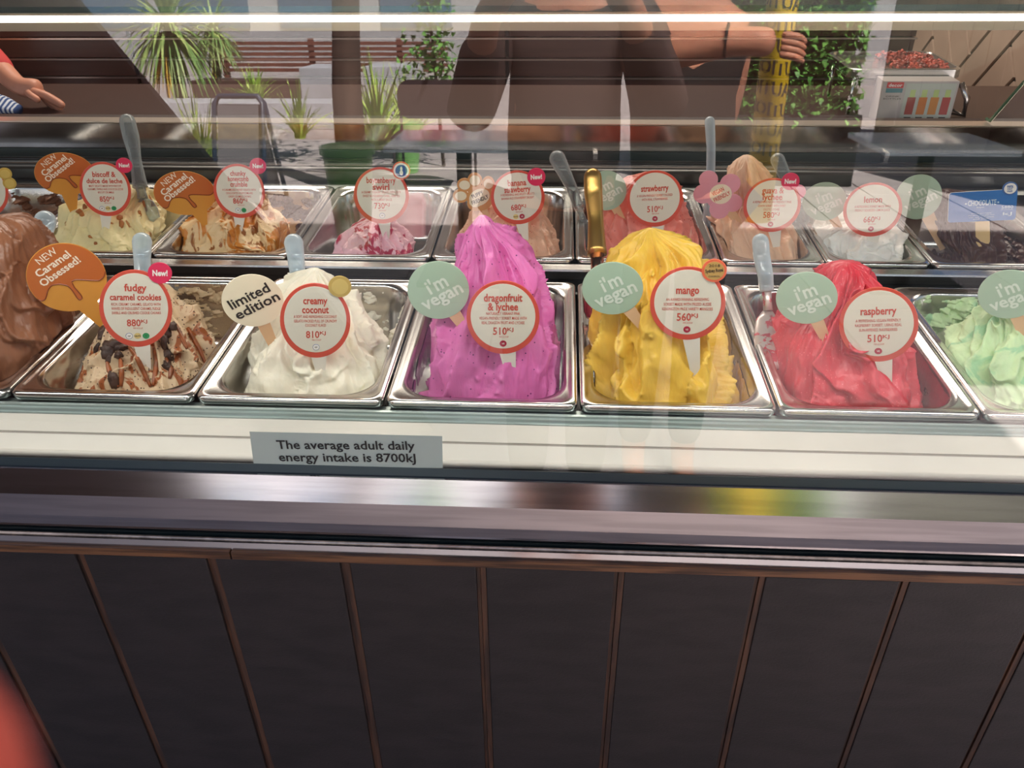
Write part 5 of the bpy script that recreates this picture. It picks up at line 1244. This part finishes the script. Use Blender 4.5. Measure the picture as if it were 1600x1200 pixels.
# people reflected
def photographer():
    o = thing('person', 'person taking the photograph in a dark brown jacket', 'person', (.04, -1.36, 0))
    hand = CAM + Vector((.05, -.035, -.045))
    P3 = [Vector((.03, -1.38, .95)), Vector((.03, -1.38, 1.18)), Vector((.03, -1.36, 1.4)), Vector((.03, -1.35, 1.5)), Vector((.03, -1.31, 1.6)), Vector((.03, -1.30, 1.7)),
          Vector((.18, -1.34, 1.42)), Vector((.25, -1.17, 1.2)), Vector((.14, -.96, 1.42)), hand,
          Vector((-.12, -1.34, 1.42)), Vector((-.2, -1.24, 1.17)), Vector((-.13, -.99, 1.40)), CAM + Vector((-.075, -.045, -.05)),
          Vector((.11, -1.38, .88)), Vector((.11, -1.37, .48)), Vector((.11, -1.39, .07)), Vector((.11, -1.27, .035)),
          Vector((-.06, -1.38, .88)), Vector((-.06, -1.37, .48)), Vector((-.06, -1.39, .07)), Vector((-.06, -1.27, .035))]
    E_ = [(0, 1), (1, 2), (2, 3), (3, 4), (4, 5), (2, 6), (6, 7), (7, 8), (8, 9), (2, 10), (10, 11), (11, 12), (12, 13), (0, 14), (14, 15), (15, 16), (16, 17), (0, 18), (18, 19), (19, 20), (20, 21)]
    R_ = [.13, .12, .125, .05, .085, .075, .055, .043, .03, .028, .055, .043, .03, .026, .08, .055, .04, .032, .08, .055, .04, .032]
    skin_body('body', P3, E_, R_, SKIN, o)
    JK = mat('dark_brown_jacket', (66, 52, 52), .8)
    skin_body('jacket', [P3[0] - Vector((0, 0, .05))] + P3[1:3] + [P3[6], P3[7], P3[8].lerp(P3[7], .15), P3[10], P3[11], P3[12].lerp(P3[11], .15)], [(0, 1), (1, 2), (2, 3), (3, 4), (4, 5), (2, 6), (6, 7), (7, 8)], [(.18, .15), (.17, .145), (.155, .14), .07, .06, .042, .07, .06, .042], JK, o)
    skin_body('trousers', [P3[0], P3[14], P3[15], P3[16] + Vector((0, 0, .05)), P3[18], P3[19], P3[20] + Vector((0, 0, .05))], [(0, 1), (1, 2), (2, 3), (0, 4), (4, 5), (5, 6)], [.15, .095, .075, .058, .095, .075, .058], mat('navy_trousers', (36, 40, 52), .85), o)
    skin_body('hair', [P3[5] + Vector((0, -.02, .0)), P3[5] + Vector((0, -.03, .05)), P3[4] + Vector((0, -.06, 0))], [(0, 1), (0, 2)], [.09, .07, .06], MATS['dark_hair'], o)
    # left hand beside the lens; its fingertip shows blurred at the lower left of the picture
    base = CAM + Vector((-.075, -.045, -.05))
    def cp(px_, py_, d): return CAM + ray(px_, py_) * d
    tip = cp(-215, 1120, .03)
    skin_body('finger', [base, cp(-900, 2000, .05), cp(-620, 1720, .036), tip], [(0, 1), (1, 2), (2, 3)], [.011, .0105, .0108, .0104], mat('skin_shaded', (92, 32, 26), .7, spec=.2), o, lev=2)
    for k in range(3):
        skin_body('finger', [base + Vector((-.01, .0, -.01 * k)), base + Vector((-.02, .035, -.012 * k)), base + Vector((.0, .045, -.012 * k - .01))], [(0, 1), (1, 2)], [.0105, .009, .0075], SKIN, o, lev=1)
        skin_body('finger', [hand + Vector((.01, .0, -.012 * k)), hand + Vector((.035, .02, -.012 * k)), hand + Vector((.03, .035, -.012 * k))], [(0, 1), (1, 2)], [.0105, .009, .0075], SKIN, o, lev=1)
    # the phone behind its own lens
    c = CAM; ph = []
    for d_ in (-.012, -.004):
        ph.append([tuple(c + CR * a + CU * b + _f * d_) for a, b in rrect(-.03, .10, -.035, .035, .008, 5)])
    t = link('phone', *loft(ph), BLACK, o)
photographer()
def companion():
    cx_ = mirrored(1078, 120, 1.6).x; D = 1.62
    o = thing('person', 'companion in a black t-shirt with a bracelet, reflected right of centre', 'person', (cx_, -D, 0))
    el = mirrored(985, 92, 1.32); wr = mirrored(1150, 64, 1.2); hd = mirrored(1215, 66, 1.18)
    P3 = [Vector((cx_, -D, .92)), Vector((cx_, -D, 1.12)), Vector((cx_, -D, 1.36)), Vector((cx_, -D, 1.47)), Vector((cx_, -D + .03, 1.57)), Vector((cx_, -D + .03, 1.67)),
          Vector((cx_ - .16, -D, 1.39)), el, wr, hd,
          Vector((cx_ + .12, -D, 1.37)), Vector((cx_ + .12, -D - .12, 1.12)), Vector((cx_ + .06, -D - .17, .92)),
          Vector((cx_ + .08, -D, .86)), Vector((cx_ + .08, -D, .46)), Vector((cx_ + .08, -D - .02, .06)), Vector((cx_ + .08, -D + .1, .03)),
          Vector((cx_ - .08, -D, .86)), Vector((cx_ - .08, -D, .46)), Vector((cx_ - .08, -D - .02, .06)), Vector((cx_ - .08, -D + .1, .03))]
    E_ = [(0, 1), (1, 2), (2, 3), (3, 4), (4, 5), (2, 6), (6, 7), (7, 8), (8, 9), (2, 10), (10, 11), (11, 12), (0, 13), (13, 14), (14, 15), (15, 16), (0, 17), (17, 18), (18, 19), (19, 20)]
    R_ = [.12, .11, .12, .048, .08, .075, .055, .05, .032, .034, .055, .046, .035, .075, .055, .04, .032, .075, .055, .04, .032]
    skin_body('body', P3, E_, R_, SKIN, o)
    skin_body('t_shirt', [P3[0] - Vector((0, 0, .05))] + P3[1:3] + [P3[6], P3[6].lerp(P3[7], .4), P3[10], P3[10].lerp(P3[11], .35)], [(0, 1), (1, 2), (2, 3), (3, 4), (2, 5), (5, 6)], [(.18, .14), (.17, .135), (.16, .135), .075, .07, .075, .07], mat('black_t_shirt', (14, 14, 18), .85), o)
    skin_body('trousers', [P3[0], P3[13], P3[14], P3[15] + Vector((0, 0, .05)), P3[17], P3[18], P3[19] + Vector((0, 0, .05))], [(0, 1), (1, 2), (2, 3), (0, 4), (4, 5), (5, 6)], [.145, .09, .07, .056, .09, .07, .056], MATS['navy_trousers'], o)
    skin_body('hair', [P3[5] + Vector((0, -.02, .0)), P3[5] + Vector((0, -.03, .05)), P3[4] + Vector((0, -.06, 0))], [(0, 1), (0, 2)], [.09, .07, .06], MATS['dark_hair'], o)
    d = (hd - wr).normalized(); q = wr - d * .02; s = d.cross(Vector((0, 1, 0))).normalized(); t = d.cross(s)
    ring = [q + (s * math.cos(a) + t * math.sin(a)) * .034 for a in [2 * math.pi * k / 20 for k in range(21)]]
    link('bracelet', *tube(ring, .003, 8, cap=False), BLACK, o, smooth=True)
    for k in range(4): skin_body('finger', [hd + Vector((0, .02, .015 - .012 * k)), hd + Vector((.035, .03, .012 - .013 * k)), hd + Vector((.055, .02, .0 - .013 * k))], [(0, 1), (1, 2)], [.0105, .009, .0075], SKIN, o, lev=1)
companion()
